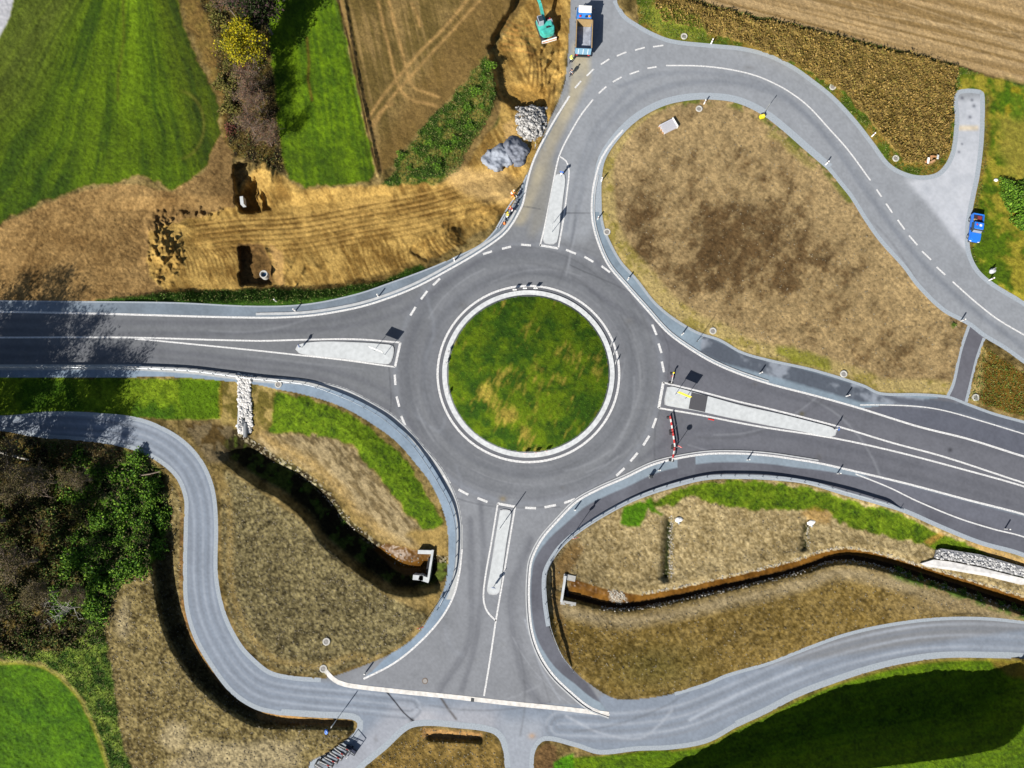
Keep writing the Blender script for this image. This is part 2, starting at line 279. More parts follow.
# rough plot
PLOT = [(392, 176), (396, 162), (408, 146), (430, 120), (455, 94), (472, 74), (486, 54), (494, 76), (500, 94), (492, 112), (480, 132), (466, 152), (456, 172), (440, 182), (415, 187), (380, 187)]
paint(mask(PLOT, 2.5, 1), mix(col(60, 88, 20), col(132, 122, 58), ss(n2, .5, .68)), 'rough_plot', 1.0)
trk([(520, 84), (502, 104), (486, 130), (470, 152), (458, 172)], 5, col(146, 120, 72), .9, .5); trk([(516, 98), (504, 112), (490, 138), (476, 160)], 1.8, col(92, 104, 44), .9, .6)
# --- earthworks
EARTH = [(-900, 440), (-900, 302), (0, 224), (60, 198), (118, 183), (172, 190), (204, 172), (221, 132), (232, 152), (236, 206), (210, 218), (160, 228), (148, 250), (150, 275), (168, 294), (100, 303), (0, 303)]
m = mask(EARTH, 1.5, 1); a, b = rot(X, Y, 35)
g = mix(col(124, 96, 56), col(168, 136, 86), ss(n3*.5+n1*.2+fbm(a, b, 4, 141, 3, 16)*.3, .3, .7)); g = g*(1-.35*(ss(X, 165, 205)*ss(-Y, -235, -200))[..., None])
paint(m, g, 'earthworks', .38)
EX2 = [(150, 232), (182, 222), (236, 206), (240, 190), (262, 160), (284, 176), (300, 188), (372, 186), (440, 184), (458, 174), (500, 120), (500, 98), (486, 56), (500, 40), (516, 18), (532, -10), (552, -300), (572, -300), (571, 20), (560, 95), (544, 130), (530, 165), (512, 206), (480, 232), (450, 250), (424, 265), (398, 278), (350, 288), (300, 294), (240, 297), (168, 297), (148, 270)]
m = mask(EX2, 2, 1); a, b = rot(X, Y, -8); a3, b3 = rot(X, Y, 62)
st = fbm(b, a, 2.2, 151, 3, 60); st3 = fbm(b3, a3, 3, 155, 3, 30)
tr = np.exp(-((Y-226+(X-300)*.12)/18)**2)
g = mix(col(142, 110, 54), col(204, 168, 94), ss(n3*.45+n2*.3+(st*tr+st3*(1-tr))*.45, .42, .72))
paint(m, g, 'excavated_ground', .42)
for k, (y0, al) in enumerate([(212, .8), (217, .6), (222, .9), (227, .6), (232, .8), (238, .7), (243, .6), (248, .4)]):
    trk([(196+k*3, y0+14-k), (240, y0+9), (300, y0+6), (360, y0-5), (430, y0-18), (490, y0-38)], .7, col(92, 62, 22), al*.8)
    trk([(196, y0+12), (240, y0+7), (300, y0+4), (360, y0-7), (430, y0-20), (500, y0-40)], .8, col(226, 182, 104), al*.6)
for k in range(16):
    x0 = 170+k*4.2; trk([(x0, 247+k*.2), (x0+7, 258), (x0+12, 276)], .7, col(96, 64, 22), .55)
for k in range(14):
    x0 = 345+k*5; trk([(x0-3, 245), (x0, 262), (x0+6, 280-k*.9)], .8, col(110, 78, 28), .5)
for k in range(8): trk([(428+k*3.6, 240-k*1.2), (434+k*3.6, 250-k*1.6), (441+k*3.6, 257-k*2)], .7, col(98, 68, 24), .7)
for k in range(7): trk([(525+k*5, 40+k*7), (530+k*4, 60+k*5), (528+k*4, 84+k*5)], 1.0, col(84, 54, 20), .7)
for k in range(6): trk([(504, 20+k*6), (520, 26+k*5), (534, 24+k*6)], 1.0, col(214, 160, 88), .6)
paint(mask([(452, 168), (505, 170), (520, 185), (508, 205), (470, 196), (448, 184)], 3, 4), col(214, 182, 124), None, .3, .7)
paint(mask([(500, 88), (545, 80), (552, 108), (530, 112), (505, 108)], 3, 3), col(180, 140, 70), None, .5, .7)
paint(mask([(503, 126), (512, 120), (516, 132), (520, 140), (505, 140)], 1, 1), col(224, 184, 116), None, .2, .9)
paint(mask([(238, 245), (262, 242), (272, 262), (274, 284), (240, 286)], 1, 1), col(110, 84, 50), None, .8, .9)
paint(mask([(270, 244), (282, 252), (284, 285), (275, 285)], 1, 1), col(214, 172, 108), None, .3, .8)
# shaded verge north of the west road
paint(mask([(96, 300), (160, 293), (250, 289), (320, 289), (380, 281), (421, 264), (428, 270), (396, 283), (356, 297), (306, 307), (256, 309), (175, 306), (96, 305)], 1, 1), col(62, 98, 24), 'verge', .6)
# --- north-east
paint(mask([(612, -300), (700, -300), (700, 0), (960, 66), (990, 78), (1024, 86), (1500, 200), (1500, 560), (1024, 310), (960, 300), (960, 180), (870, 180), (780, 70), (640, 40)], 0, 0), mix(col(96, 118, 32), col(146, 124, 54), ss(n2*.7+n3*.3, .42, .6)), 'verge', .7)
paint(np.clip(mw, 0, 1), mix(col(112, 94, 42), col(172, 146, 82), ss(fbm(*rot(X, Y, -30), 3, 161, 3, 9), .3, .7)), 'weed_strip', .6)
paint(mask([(640, 5), (672, 4), (700, 20), (712, 40), (672, 40), (648, 26)], 3, 2), mix(col(100, 128, 30), col(150, 150, 60), n2), None, .7)
F2 = [(690, -700), (688, -2), (720, 7), (760, 17), (800, 25), (840, 35), (880, 45), (920, 54), (958, 65), (975, 72), (1000, 79), (1024, 84), (1700, 190), (1700, -700)]
m = mask(F2, 1, 1); a, b = rot(X, Y, 14); st = fbm(b, a, 2.4, 171, 3, 200)*.6+fbm(b, a, 9, 175, 2, 400)*.4
paint(m, mix(col(158, 130, 84), col(204, 174, 126), ss(st, .32, .66)), 'field', .22)
for k in range(5): trk([(760+k*45, -12+k*4), (860+k*40, 12+k*6), (1050, 58+k*8-20)], .8, col(216, 188, 142), .5)
trk([(690, 1), (720, 9), (760, 19), (800, 27), (840, 37), (880, 47), (920, 56), (962, 67), (985, 75), (1024, 86)], 1.1, col(60, 44, 24), .8)  # shadow of the tall weeds painted as a dark line on the field edge
# right-hand meadow
m = mask([(985, 76), (1030, 90), (1400, 160), (1400, 540), (1024, 302), (993, 283), (978, 268), (972, 240), (985, 170), (988, 95), (960, 88), (960, 74)], 1.5, 1)
g = mix(col(94, 124, 26), col(168, 158, 70), ss(n2*.5+n3*.5, .42, .62)); paint(m, g, 'meadow', .5)
paint(mask([(1000, 118), (1030, 108), (1040, 175), (1012, 178), (1000, 150)], 4, 5), col(176, 162, 88), None, .4, .75)
paint(mask([(1004, 82), (1040, 92), (1040, 118), (1002, 116)], 4, 5), mix(col(88, 130, 30), col(150, 140, 30), ss(n2, .5, .7)), None, .5, .8)
paint(mask([(985, 95), (990, 96), (990, 160), (984, 165)], 2, 2), col(150, 128, 70), None, .6, .8)
paint(mask([(982, 345), (1024, 373), (1300, 490), (1300, 550), (1024, 417), (994, 408), (968, 400), (975, 372)], 1, 1), mix(col(128, 98, 38), col(196, 172, 108), ss(n2*.5+(1-ss(X, 972, 1000))*.4, .4, .65)), 'verge', .5)
# big soil island
NEI = np.array(NE_S[3:40]); 
NEI = [p for p in NE_S if (p[0] < 969 and p != (966, 403) and p[1] < 397)]+[(953, 384), (961, 350)]
m = mask(NEI, 0, 0); dlin = dline(S(NE_S[5:40]), 60)[0]
a, b = rot(X, Y, 40); dk = fbm(X, Y, 75, 183, 3)
pa = np.clip(np.exp(-(((X-725)/30)**2+((Y-250)/42)**2))*1.1 + np.exp(-(((X-800)/48)**2+((Y-270)/40)**2))*1.0 + np.exp(-(((X-760)/26)**2+((Y-165)/22)**2))*.8 + np.exp(-(((X-640)/26)**2+((Y-215)/38)**2))*.8+np.exp(-(((X-845)/30)**2+((Y-300)/22)**2))*.5 + np.exp(-(((X-660)/30)**2+((Y-270)/26)**2))*.5, 0, 1)
pb = np.exp(-(((X-735)/95)**2+((Y-235)/75)**2))*.35; darkness = np.clip(ss(pa*.5+pb+(dk-.5)*.9+(n2-.5)*1.0+(n1-.5)*.8+(fbm(a, b, 9, 189, 3, 22)-.5)*.9+.16*ss(dlin, 8, 40), .05, 1.0), 0, 1)
st = fbm(a, b, 3, 187, 3, 9)
paint(m, mix(col(184, 158, 112), col(106, 84, 54), darkness), 'soil_island', .5, tex=1+.7*(st-.5)+.6*(n1-.5)+.5*(n4-.5))
dl, sl_, tl = dline(S(NE_S[18:40]), 60); 
e = m*np.clip(1-dl/np.interp(tl, [0, 40, 150, 260, 420], [4, 6, 20, 25, 20]), 0, 1); paint(ss(e, .1, .45), mix(col(204, 182, 118), col(164, 150, 76), ss(n2, .5, .7)), None, .4, .85)
paint(m*np.exp(-(dl/1.6)**2), col(96, 84, 42), None, .5, .8)
dt, s_, t_ = dline(S(NE_S[10:20]), 30); paint(m*ss(-dt, -9, -3)*ss(n2, .42, .55), col(104, 118, 36), None, .6, .8)
for p, al in (([(775, 345), (800, 348), (828, 360), (830, 372), (790, 362), (775, 354)], .8), ([(770, 128), (800, 150), (818, 166), (812, 170), (790, 152), (768, 136)], .4)): paint(mask(p, 2, 2)*m, col(138, 142, 42), None, .4, al)
# --- south-west quadrant
paint(mask([(-900, 377), (0, 377), (222, 380), (222, 419), (190, 420), (140, 418), (90, 413), (0, 416), (-900, 405)], 1, 1), mix(col(78, 118, 26), col(140, 168, 46), ss(n2*.4+.6*vn(X, Y, 30, 191), .35, .7)), 'lawn', .55)
paint(mask([(180, 378), (219, 381), (219, 419), (186, 418), (178, 400)], 1, 1), col(104, 140, 24), None, .35)
paint(mask([(220, 380), (276, 388), (274, 432), (222, 436), (218, 400)], 1, 1), mix(col(124, 112, 52), col(176, 154, 92), ss(n2, .4, .6)), None, .35)
paint(mask([(183, 424), (232, 424), (238, 440), (250, 446), (250, 462), (208, 462)], 1, 2), mix(col(132, 116, 84), col(92, 74, 40), ss(n2, .5, .62)), None, .5)
m = mask([(262, 432), (330, 436), (358, 452), (385, 488), (415, 524), (438, 530), (432, 552), (400, 548), (370, 530), (345, 500), (318, 474), (284, 456), (254, 448)], 1.5, 2); a, b = rot(X, Y, -40)
paint(m, mix(col(122, 106, 74), col(172, 154, 116), ss(fbm(a, b, 3, 195, 3, 9), .35, .65)), None, .5)
mE = np.clip(1-np.abs(sW-46)/9, 0, 1)*SWI; paint(mE, col(180, 152, 96), None, .6, .8)
paint(mask([(405, 535), (446, 525), (446, 576), (432, 612), (424, 600), (436, 560)], 2, 2), col(168, 142, 84), None, .4)
LAWN2 = [(276, 392), (306, 398), (341, 410), (366, 425), (392, 446), (411, 468), (424, 488), (436, 510), (443, 524), (437, 528), (421, 531), (416, 520), (405, 508), (390, 492), (372, 467), (358, 450), (350, 444), (330, 437), (310, 435), (290, 431), (271, 431), (273, 410)]
paint(mask(LAWN2, 2.2, 1), mix(col(78, 116, 20), col(118, 144, 40), n2), 'lawn', .85)
m = mask([(226, 470), (256, 488), (300, 520), (345, 565), (390, 598), (428, 616), (400, 645), (356, 666), (321, 676), (293, 674), (258, 658), (242, 640), (230, 613), (222, 576), (222, 500)], 1, 2)
paint(m, mix(col(100, 90, 58), col(146, 134, 94), ss(n1*.55+n4*.25+n2*.1+n3*.15, .25, .8)), 'soil_peninsula', .8)
do, so_, to = dline(S(SW_N[8:18]), 30); paint(np.exp(-((do-13)/4)**2)*(so_ > -99)*SWI, col(176, 150, 92), None, .5, .55)
paint(np.exp(-(do/2.2)**2)*SWI, col(110, 80, 48), None, .5, .7)
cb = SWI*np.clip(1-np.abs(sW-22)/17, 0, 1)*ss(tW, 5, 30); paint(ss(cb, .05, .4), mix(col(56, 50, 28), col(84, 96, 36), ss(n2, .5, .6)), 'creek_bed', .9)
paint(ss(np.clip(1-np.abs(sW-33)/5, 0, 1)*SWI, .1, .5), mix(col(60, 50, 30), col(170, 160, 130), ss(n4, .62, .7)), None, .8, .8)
paint(mask([(373, 549), (386, 543), (430, 553), (430, 570), (424, 576), (404, 575), (390, 566)], .6, 1), mix(col(96, 62, 20), col(128, 92, 38), n2), 'creek', .35)
# woods and south-west soil
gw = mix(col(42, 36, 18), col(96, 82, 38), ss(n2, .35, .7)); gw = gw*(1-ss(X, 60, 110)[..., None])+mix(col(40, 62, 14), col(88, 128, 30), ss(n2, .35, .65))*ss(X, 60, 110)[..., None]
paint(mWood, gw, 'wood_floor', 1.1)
paint(mask([(60, 436), (120, 446), (125, 460), (90, 470), (60, 470), (50, 450)], 3, 2), col(120, 100, 62), None, .7, .8)
sw = mask([(172, 480), (182, 500), (182, 580), (184, 610), (194, 640), (211, 670), (231, 696), (256, 712), (280, 718), (318, 720), (350, 722), (352, 732), (330, 748), (308, 762), (240, 900), (140, 900), (130, 768), (122, 740), (114, 700), (104, 640), (104, 612), (114, 596), (130, 578), (150, 570), (166, 540), (170, 500)], 1.5, 1)
paint(sw, mix(col(104, 90, 50), col(154, 138, 92), ss(n1*.5+n4*.15+n2*.2+n3*.25, .3, .8)), 'rough_soil', .8)
for p in ([(165, 722), (185, 720), (190, 740), (178, 752), (160, 745)], [(200, 735), (240, 745), (300, 745), (300, 768), (190, 800), (170, 765)], [(120, 600), (130, 600), (126, 640), (118, 640)]): paint(mask(p, 5, 4), col(192, 176, 138), None, .7, .65)
dz, sz, tz = dline(S(SW_S[6:18]), 30); paint(sw*np.exp(-((dz-2)/2.5)**2), col(162, 118, 72), None, .6, .8)
paint(sw*np.exp(-((sD-12)/7)**2), col(84, 72, 42), None, .6, .6)
paint(mask([(60, 652), (86, 634), (104, 628), (108, 660), (116, 700), (122, 736), (132, 768), (160, 950), (90, 950), (108, 768), (98, 730), (84, 700), (66, 678), (40, 662), (0, 660), (0, 650)], 2, 1), mix(col(60, 92, 22), col(122, 142, 54), ss(n2, .35, .65)), 'verge', .9)
MB_ = [(-900, 665), (0, 663), (28, 663), (48, 669), (66, 683), (82, 702), (95, 730), (108, 768), (140, 1000), (-900, 1300)]
m = mask(MB_, 1.6, 1); paint(m, mix(col(64, 112, 14), col(100, 140, 28), n2*.6+n3*.4), 'meadow', .6)
db, sb, tb = dline(S(MB_[1:8]), 20); paint(np.exp(-((db-1)/1.3)**2), col(168, 164, 84), None, .5, .8)
# bottom middle soil
paint(mask([(370, 765), (388, 750), (410, 731), (427, 728), (455, 730), (490, 735), (499, 745), (504, 768), (504, 950), (240, 950)], 1, 1), mix(col(112, 94, 44), col(160, 132, 74), n2), 'rough_soil', .8)
paint(np.clip(mask([(423, 728), (482, 733), (484, 739), (423, 737)], .6, 1)+mask([(256, 711), (318, 719), (350, 721), (351, 727), (300, 724), (258, 720)], .6, 1), 0, 1), col(190, 148, 92), None, .5)
# --- south-east quadrant
mSEh = mask(SEI, 0, 1)
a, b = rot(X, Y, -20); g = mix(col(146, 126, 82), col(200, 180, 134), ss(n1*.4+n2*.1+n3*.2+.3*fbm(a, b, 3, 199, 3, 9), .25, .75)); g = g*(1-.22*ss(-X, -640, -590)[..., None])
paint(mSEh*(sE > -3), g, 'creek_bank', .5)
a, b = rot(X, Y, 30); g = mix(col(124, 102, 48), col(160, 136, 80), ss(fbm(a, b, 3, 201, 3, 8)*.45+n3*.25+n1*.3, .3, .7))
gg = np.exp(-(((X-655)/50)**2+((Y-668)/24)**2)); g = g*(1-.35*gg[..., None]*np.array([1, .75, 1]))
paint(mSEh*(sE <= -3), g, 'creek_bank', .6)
paint(mSEh*np.clip(1-np.abs(sE+17)/11, 0, 1)*1.3*(.5+n2), col(172, 154, 116), None, .45, .9)
paint(mSEh*np.exp(-(((X-960)/60)**2+((Y-607)/10)**2)), col(160, 140, 100), None, .5, .8)
LAWN3 = [(648, 504), (676, 491), (707, 483), (740, 481), (768, 482), (805, 487), (843, 498), (875, 508), (903, 516), (943, 535), (975, 547), (990, 556), (1024, 568), (1200, 628), (1200, 640), (1024, 580), (985, 562), (940, 552), (925, 545), (900, 540), (870, 533), (850, 528), (838, 524), (826, 511), (800, 508), (768, 511), (745, 508), (722, 505), (700, 497), (686, 498), (672, 505), (660, 506)]
paint(mask(LAWN3, 2.4, 1), mix(col(80, 118, 20), col(126, 148, 44), n2), 'lawn', .85)
paint(mask([(622, 524), (624, 506), (640, 502), (650, 505), (644, 518), (640, 526), (628, 526)], 1.2, 1)+mask([(646, 500), (652, 498), (656, 512), (664, 514), (662, 516), (650, 512)], 1, 1), col(92, 142, 22), 'lawn', .45)
paint(mask([(980, 543), (1024, 560), (1200, 622), (1200, 636), (1024, 573), (985, 553), (966, 543)], 1, 1), col(190, 158, 100), None, .4)
paint(mask([(924, 542), (940, 531), (946, 535), (930, 546)], 1, 1)+mask([(838, 492), (845, 496), (840, 508), (836, 504)], .6, 1)*0+mask([(800, 512), (815, 506), (832, 514), (830, 524), (810, 522)], 1, 2)*.8, col(188, 152, 90), None, .4)
cbE = mSEh*np.clip(1-np.abs(sE-1)/6, 0, 1); paint(ss(cbE, .05, .3), col(58, 44, 26), 'creek_bed', .6)
bw = np.interp(X, [566, 580, 620, 640, 700, 900, 1024], [14, 13, 11, 5.5, 5, 5, 7])
paint(mSEh*ss((sE > 1)*np.clip((bw+3-sE)/2.5, 0, 1), .1, .6)*ss(X, 566, 572), mix(col(96, 62, 20), col(140, 100, 44), n2), 'creek', .45)
paint(mSEh*(np.abs(sE-bw-3) < 1.6)*(n4 > .52)*(X > 640), col(206, 190, 152), None, .4, .9)
paint(mask([(608, 590), (622, 592), (628, 600), (618, 603), (610, 600)], .5, 1)*(n4 > .5), col(172, 160, 140), None, .6)
g_ = np.exp(-((X-668+(Y-540)*.05)/5)**2)*ss(Y, 514, 522)*ss(-Y, -582, -575); paint(g_, mix(col(52, 60, 28), col(170, 156, 110), ss(n4, .6, .68)*ss(X, 667, 669)), None, .8)
g_ = np.exp(-((X-806+(Y-535)*.1)/4)**2)*ss(Y, 520, 526)*ss(-Y, -552, -548); paint(g_, mix(col(72, 74, 40), col(176, 160, 118), ss(n4, .6, .68)), None, .8)
paint(mSEh*np.clip(1-np.abs(sE+9)/6, 0, 1)*ss(X, 885, 900)*ss(n2, .4, .5), col(78, 112, 34), None, .9)
paint(mask([(549, 600), (556, 560), (575, 540), (585, 548), (570, 575), (556, 590), (574, 665), (566, 655)], 1, 2), col(132, 104, 60), None, .6, .8)
# meadow with the bank, bottom right
BR = [(560, 758), (600, 756), (640, 752), (672, 750), (707, 744), (737, 728), (768, 714), (798, 699), (830, 686), (868, 674), (905, 665), (943, 660), (993, 659), (1024, 661), (1400, 700), (1400, 1400), (560, 1400)]
m = mask(BR, .5, 1); a, b = rot(X, Y, -12)
paint(m, mix(col(82, 120, 14), col(120, 150, 30), fbm(b, a, 3, 211, 3, 20)), 'meadow', .65)
dm, sm_, tm = dline(S(BR[3:14]), 20); paint(m*np.exp(-(dm/1.9)**2), col(164, 140, 86), None, .5, .85)
paint(mask([(988, 659), (1060, 662), (1060, 690), (1010, 676), (994, 668)], 2, 2), col(146, 128, 66), None, .5)
paint(mask([(534, 768), (535, 752), (546, 742), (556, 746), (556, 768), (556, 950), (534, 950)], .5, 1), col(126, 98, 62), None, .6); paint(mask([(554, 762), (574, 752), (574, 775), (554, 775)], 1, 1), col(90, 150, 24), None, .5)
# --- central island lawn
a, b = rot(X, Y, 25)
dry = ss(fbm(X, Y, 22, 221, 3)*.55+fbm(a, b, 3, 225, 3, 12)*.45+.15*np.exp(-(((X-500)/34)**2+((Y-398)/28)**2))+.08*np.exp(-(((X-562)/14)**2+((Y-342)/12)**2)), .57, .82)
g = mix(mix(col(66, 112, 14), col(112, 148, 26), n3*.5+n2*.5).reshape(-1, 3).mean(0), col(196, 178, 96), dry)
g = mix(col(62, 98, 14), col(106, 132, 28), ss(n3*.5+n2*.5, .35, .65))*(1-dry[..., None])+col(186, 168, 92)*dry[..., None]
paint(island.astype(float), g, 'island_lawn', .45)

# ------------------------------------------------------------------ paved colours
def pm(poly, soft=1): return mask(poly, 0, soft)*(paved > 0)
n5 = fbm(X, Y, 26, 231, 3); pv = (paved > 0).astype(float)
T = 1+.16*(n5-.5)+.14*(n2-.5)+.17*(n4-.5)+.08*(n1-.5)
paint(pv, col(133, 133, 135), 'road', tex=T)
paint(pm([(-700, 290), (300, 300), (420, 280), (440, 330), (400, 420), (300, 390), (-700, 390)], 9), col(121, 121, 123), None, tex=T, a=.85)
paint(pm([(655, 300), (780, 350), (1300, 470), (1300, 680), (900, 520), (760, 470), (650, 480), (660, 400)], 9), col(110, 109, 115), None, tex=T, a=.9)
NEZ = pm([(600, -400), (1400, -300), (1400, 600), (965, 332), (850, 230), (760, 150), (680, 125), (630, 160), (590, 240), (540, 240), (556, 165), (566, 120), (572, 60), (571, -400)], 6)
paint(NEZ, col(154, 155, 158), None, tex=T)
paint(pm([(440, 490), (620, 480), (560, 560), (620, 710), (500, 740), (320, 690), (450, 620)], 10), col(145, 145, 148), None, tex=T, a=.85)
SR = pm([(-700, 380), (236, 400), (240, 640), (275, 676), (340, 683), (520, 704), (590, 706), (606, 692), (700, 676), (1300, 590), (1300, 720), (700, 800), (500, 980), (180, 980), (340, 740), (180, 700), (120, 470), (-700, 460)], 2)
paint(SR, col(140, 147, 158), None, tex=T)
paint(pm([(375, 768), (420, 715), (470, 705), (500, 712), (500, 735), (430, 726), (395, 745), (372, 768)], 8)+pm([(330, 768), (400, 700), (440, 712), (400, 740), (360, 775), (200, 900)], 6)*.8, col(178, 176, 180), None, tex=T, a=.8)
paint(pm([(500, 770), (500, 720), (545, 720), (545, 950), (500, 950)], 6), col(168, 170, 176), None, tex=T, a=.8)
LOT = pm([(952, 100), (984, 98), (984, 160), (976, 200), (970, 240), (971, 256), (950, 232), (925, 200), (905, 180), (925, 178), (945, 168), (954, 150)], 3)
paint(LOT, mix(col(186, 187, 192), col(204, 203, 206), n2), None, tex=1+.12*(n4-.5)+.1*(n2-.5)); paint(pm([(958, 126), (979, 126), (979, 131), (958, 131)], 1), col(222, 196, 150), None, a=.6)
for p in [(962.0, 98, 3), (972, 100, 2.4), (974, 106, 3), (970, 117, 3.5), (962, 144, 1.5), (959, 152, 2)]: paint(np.exp(-(((X-p[0])**2+(Y-p[1])**2)/p[2])), col(90, 92, 104), None, a=.8)
# sandy dust under the truck lane
paint(pm([(574, 44), (590, 44), (589, 80), (575, 108), (556, 146), (540, 190), (524, 225), (514, 224), (527, 190), (540, 150), (556, 118), (568, 92)], 3)*(.5+n5), col(186, 172, 142), None, a=.75, tex=T)
paint(pm([(546, 160), (556, 165), (545, 225), (530, 240), (530, 215)], 4), col(150, 144, 132), None, a=.6, tex=T)
def wear(pts, w_, c, al, n=0, off_=0.0):
    q, d, s, t = subline(spl(pts, 6), w_*3+4+abs(off_)); s = s-off_; m_ = np.zeros(X.shape); m_[q] = np.exp(-(s/w_)**2)*al*(.4+1.1*fbm(s, t, 3, 241+n, 2, 90))*pv[q]; paint(np.clip(m_, 0, 1), c, None, tex=T)
rad = np.hypot((X-RC[0])/RX, (Y-RC[1])/RY)*92; th = np.arctan2(Y-RC[1], X-RC[0])*60
ringm = pv*np.clip((146-rad)/12, 0, 1)*(rad > 92)
rs = fbm(rad, th, 2.6, 251, 3, 60)*.5+fbm(rad, th, 7, 255, 2, 90)*.5
paint(ringm*(.35+.65*ss(rs, .4, .62)), col(112, 112, 117), None, tex=T, a=.5)
paint(ringm*np.exp(-((rad-121)/5)**2)*(.4+rs), col(104, 105, 109), None, tex=T, a=.5); paint(ringm*np.exp(-((rad-104)/4)**2)*(.4+rs), col(108, 109, 113), None, tex=T, a=.45)
paint(ringm*np.exp(-((rad-133)/3)**2)*(.3+rs), col(150, 152, 158), None, tex=T, a=.4)
for pts, wd in (([(0, 330), (200, 334), (330, 328), (400, 312), (450, 280), (490, 255), (530, 247)], 3), ([(0, 320), (200, 323), (330, 320), (400, 300)], 3), ([(0, 347), (150, 351), (260, 362), (340, 373), (390, 395), (415, 430)], 3), ([(0, 357), (150, 359), (260, 369), (330, 381), (390, 409)], 3),
                ([(590, 290), (640, 322), (700, 362), (760, 388), (900, 425), (1024, 458), (1200, 505)], 3), ([(596, 262), (640, 308), (700, 354)], 3), ([(640, 460), (690, 430), (760, 432), (830, 446), (900, 462), (1024, 498)], 3.5), ([(700, 446), (800, 455), (900, 474), (1024, 508)], 3),
                ([(572, 240), (580, 200), (585, 170), (603, 130), (640, 98), (680, 84), (740, 84), (790, 102), (840, 150), (900, 236), (960, 300), (1024, 345)], 3.2), ([(566, 230), (576, 180), (594, 130), (630, 90)], 2.5), ([(620, 86), (660, 74), (720, 74), (775, 90), (820, 130), (870, 198), (930, 270), (1024, 350)], 2.5),
                ([(470, 520), (472, 580), (470, 640), (440, 690)], 4), ([(530, 540), (512, 600), (525, 680), (540, 705)], 5), ([(480, 500), (484, 560), (476, 640), (462, 690)], 3)):
    wear(pts, wd, col(98, 98, 104) if pts[0][1] > 240 else col(124, 127, 134), .5)
CLW = [(-60, 423), (0, 423.5), (50, 424.5), (90, 427), (130, 433), (160, 445), (184, 466), (196, 490), (201, 520), (201, 576), (206, 612), (219, 644), (238, 672), (262, 690), (295, 697), (350, 702), (410, 708)]
CLE = [(560, 726), (620, 727), (680, 719), (730, 700), (790, 674), (850, 654), (930, 639), (1030, 640), (1150, 652)]
for dx, lc in ((-10.5, 168), (-7, 128), (-2, 166), (3, 130), (7, 170), (10.5, 136)):
    wear(CLW, 1.3, col(lc, lc+4, lc+12), .65, 3, dx); wear(CLE, 1.7, col(lc+2, lc+5, lc+12), .65, 4, dx*1.3)
wear([(525, 620), (540, 665), (560, 700)], 1.2, col(180, 182, 188), .5); wear([(566, 716), (600, 733), (640, 738), (662, 722), (672, 710)], 1.5, col(182, 184, 190), .6); wear([(690, 720), (740, 694), (800, 668)], 2, col(190, 194, 202), .6)
for p in ([(424, 286), (434, 330), (425, 360)], [(415, 415), (440, 432), (445, 420)], [(456, 466), (462, 485), (460, 495)], [(530, 110), (540, 130), (545, 150)], [(443, 620), (452, 650), (462, 655)]): wear(p, 1.6, col(160, 162, 168), .28, 5)
wear([(441, 698), (449, 710), (456, 719)], 1.3, col(84, 76, 70), .8)
wear([(386, 691), (396, 703), (404, 713), (413.5, 721)], .7, col(40, 40, 44), 1.2); paint(np.exp(-(((X-412)**2)/5+((Y-720)**2)/3)), col(44, 44, 48), None, a=.9)
paint(np.exp(-(((X-950)**2+(Y-450)**2)/5)), col(60, 60, 64), None, a=.8); paint(np.exp(-(((X-802)**2+(Y-414)**2)/5)), col(110, 100, 60), None, a=.8)
paint(np.exp(-(((X-532)**2)/12+((Y-736)**2)/8)), col(196, 150, 96), None, a=.6); paint(np.exp(-(((X-503)**2)/12+((Y-499)**2)/8)), col(140, 124, 92), None, a=.8)
rq = random.Random(8)
for k in range(46):
    if k < 26: r0 = rq.uniform(97, 136); t0 = rq.uniform(0, 6.28); dt_ = rq.uniform(.3, 1.1); dr = rq.uniform(-14, 14); pts = [(RC[0]+(r0+dr*j/5)/92*RX*math.cos(t0+dt_*j/5), RC[1]+(r0+dr*j/5)/92*RY*math.sin(t0+dt_*j/5)) for j in range(6)]
    else: x0, y0, a0, l0 = rq.choice([(480, 590, 100, 90), (470, 650, 120, 80), (520, 640, 70, 90), (430, 705, 5, 120), (560, 730, 0, 120), (700, 440, 8, 160), (800, 395, 18, 170), (200, 328, 2, 200), (250, 360, 8, 120), (580, 200, 100, 80), (620, 80, -25, 90), (880, 215, 52, 120)]); x0 += rq.uniform(-14, 14); y0 += rq.uniform(-6, 6); a0 = R(a0+rq.uniform(-9, 9)); c0 = rq.uniform(-.004, .004); pts = [(x0+math.cos(a0+c0*l0*j/5)*l0*j/5, y0+math.sin(a0+c0*l0*j/5)*l0*j/5) for j in range(6)]
    lv = rq.choice([92, 98, 162, 168, 104]); wear(pts, rq.uniform(.6, 1.3), col(lv, lv, lv+3), rq.uniform(.25, .5), 5)
for k in range(26):
    px, py = rq.uniform(300, 1000), rq.uniform(60, 740); paint(np.exp(-(((X-px)/rq.uniform(2, 6))**2+((Y-py)/rq.uniform(1.5, 4))**2))*pv, col(*([150]*3 if k % 2 else [104, 100, 96])), None, a=.4)
# joints
for p in ([(655, 482), (655, 430), (660, 410)], [(566, 213), (600, 213.5)], [(522, 206), (540, 209)], [(389, 365), (391, 400), (390, 412)], [(570, 265), (640, 300), (668, 345), (668, 380)], [(430, 484), (462, 500), (500, 507), (560, 507)]): wear(p, .5, col(84, 84, 88), .7)
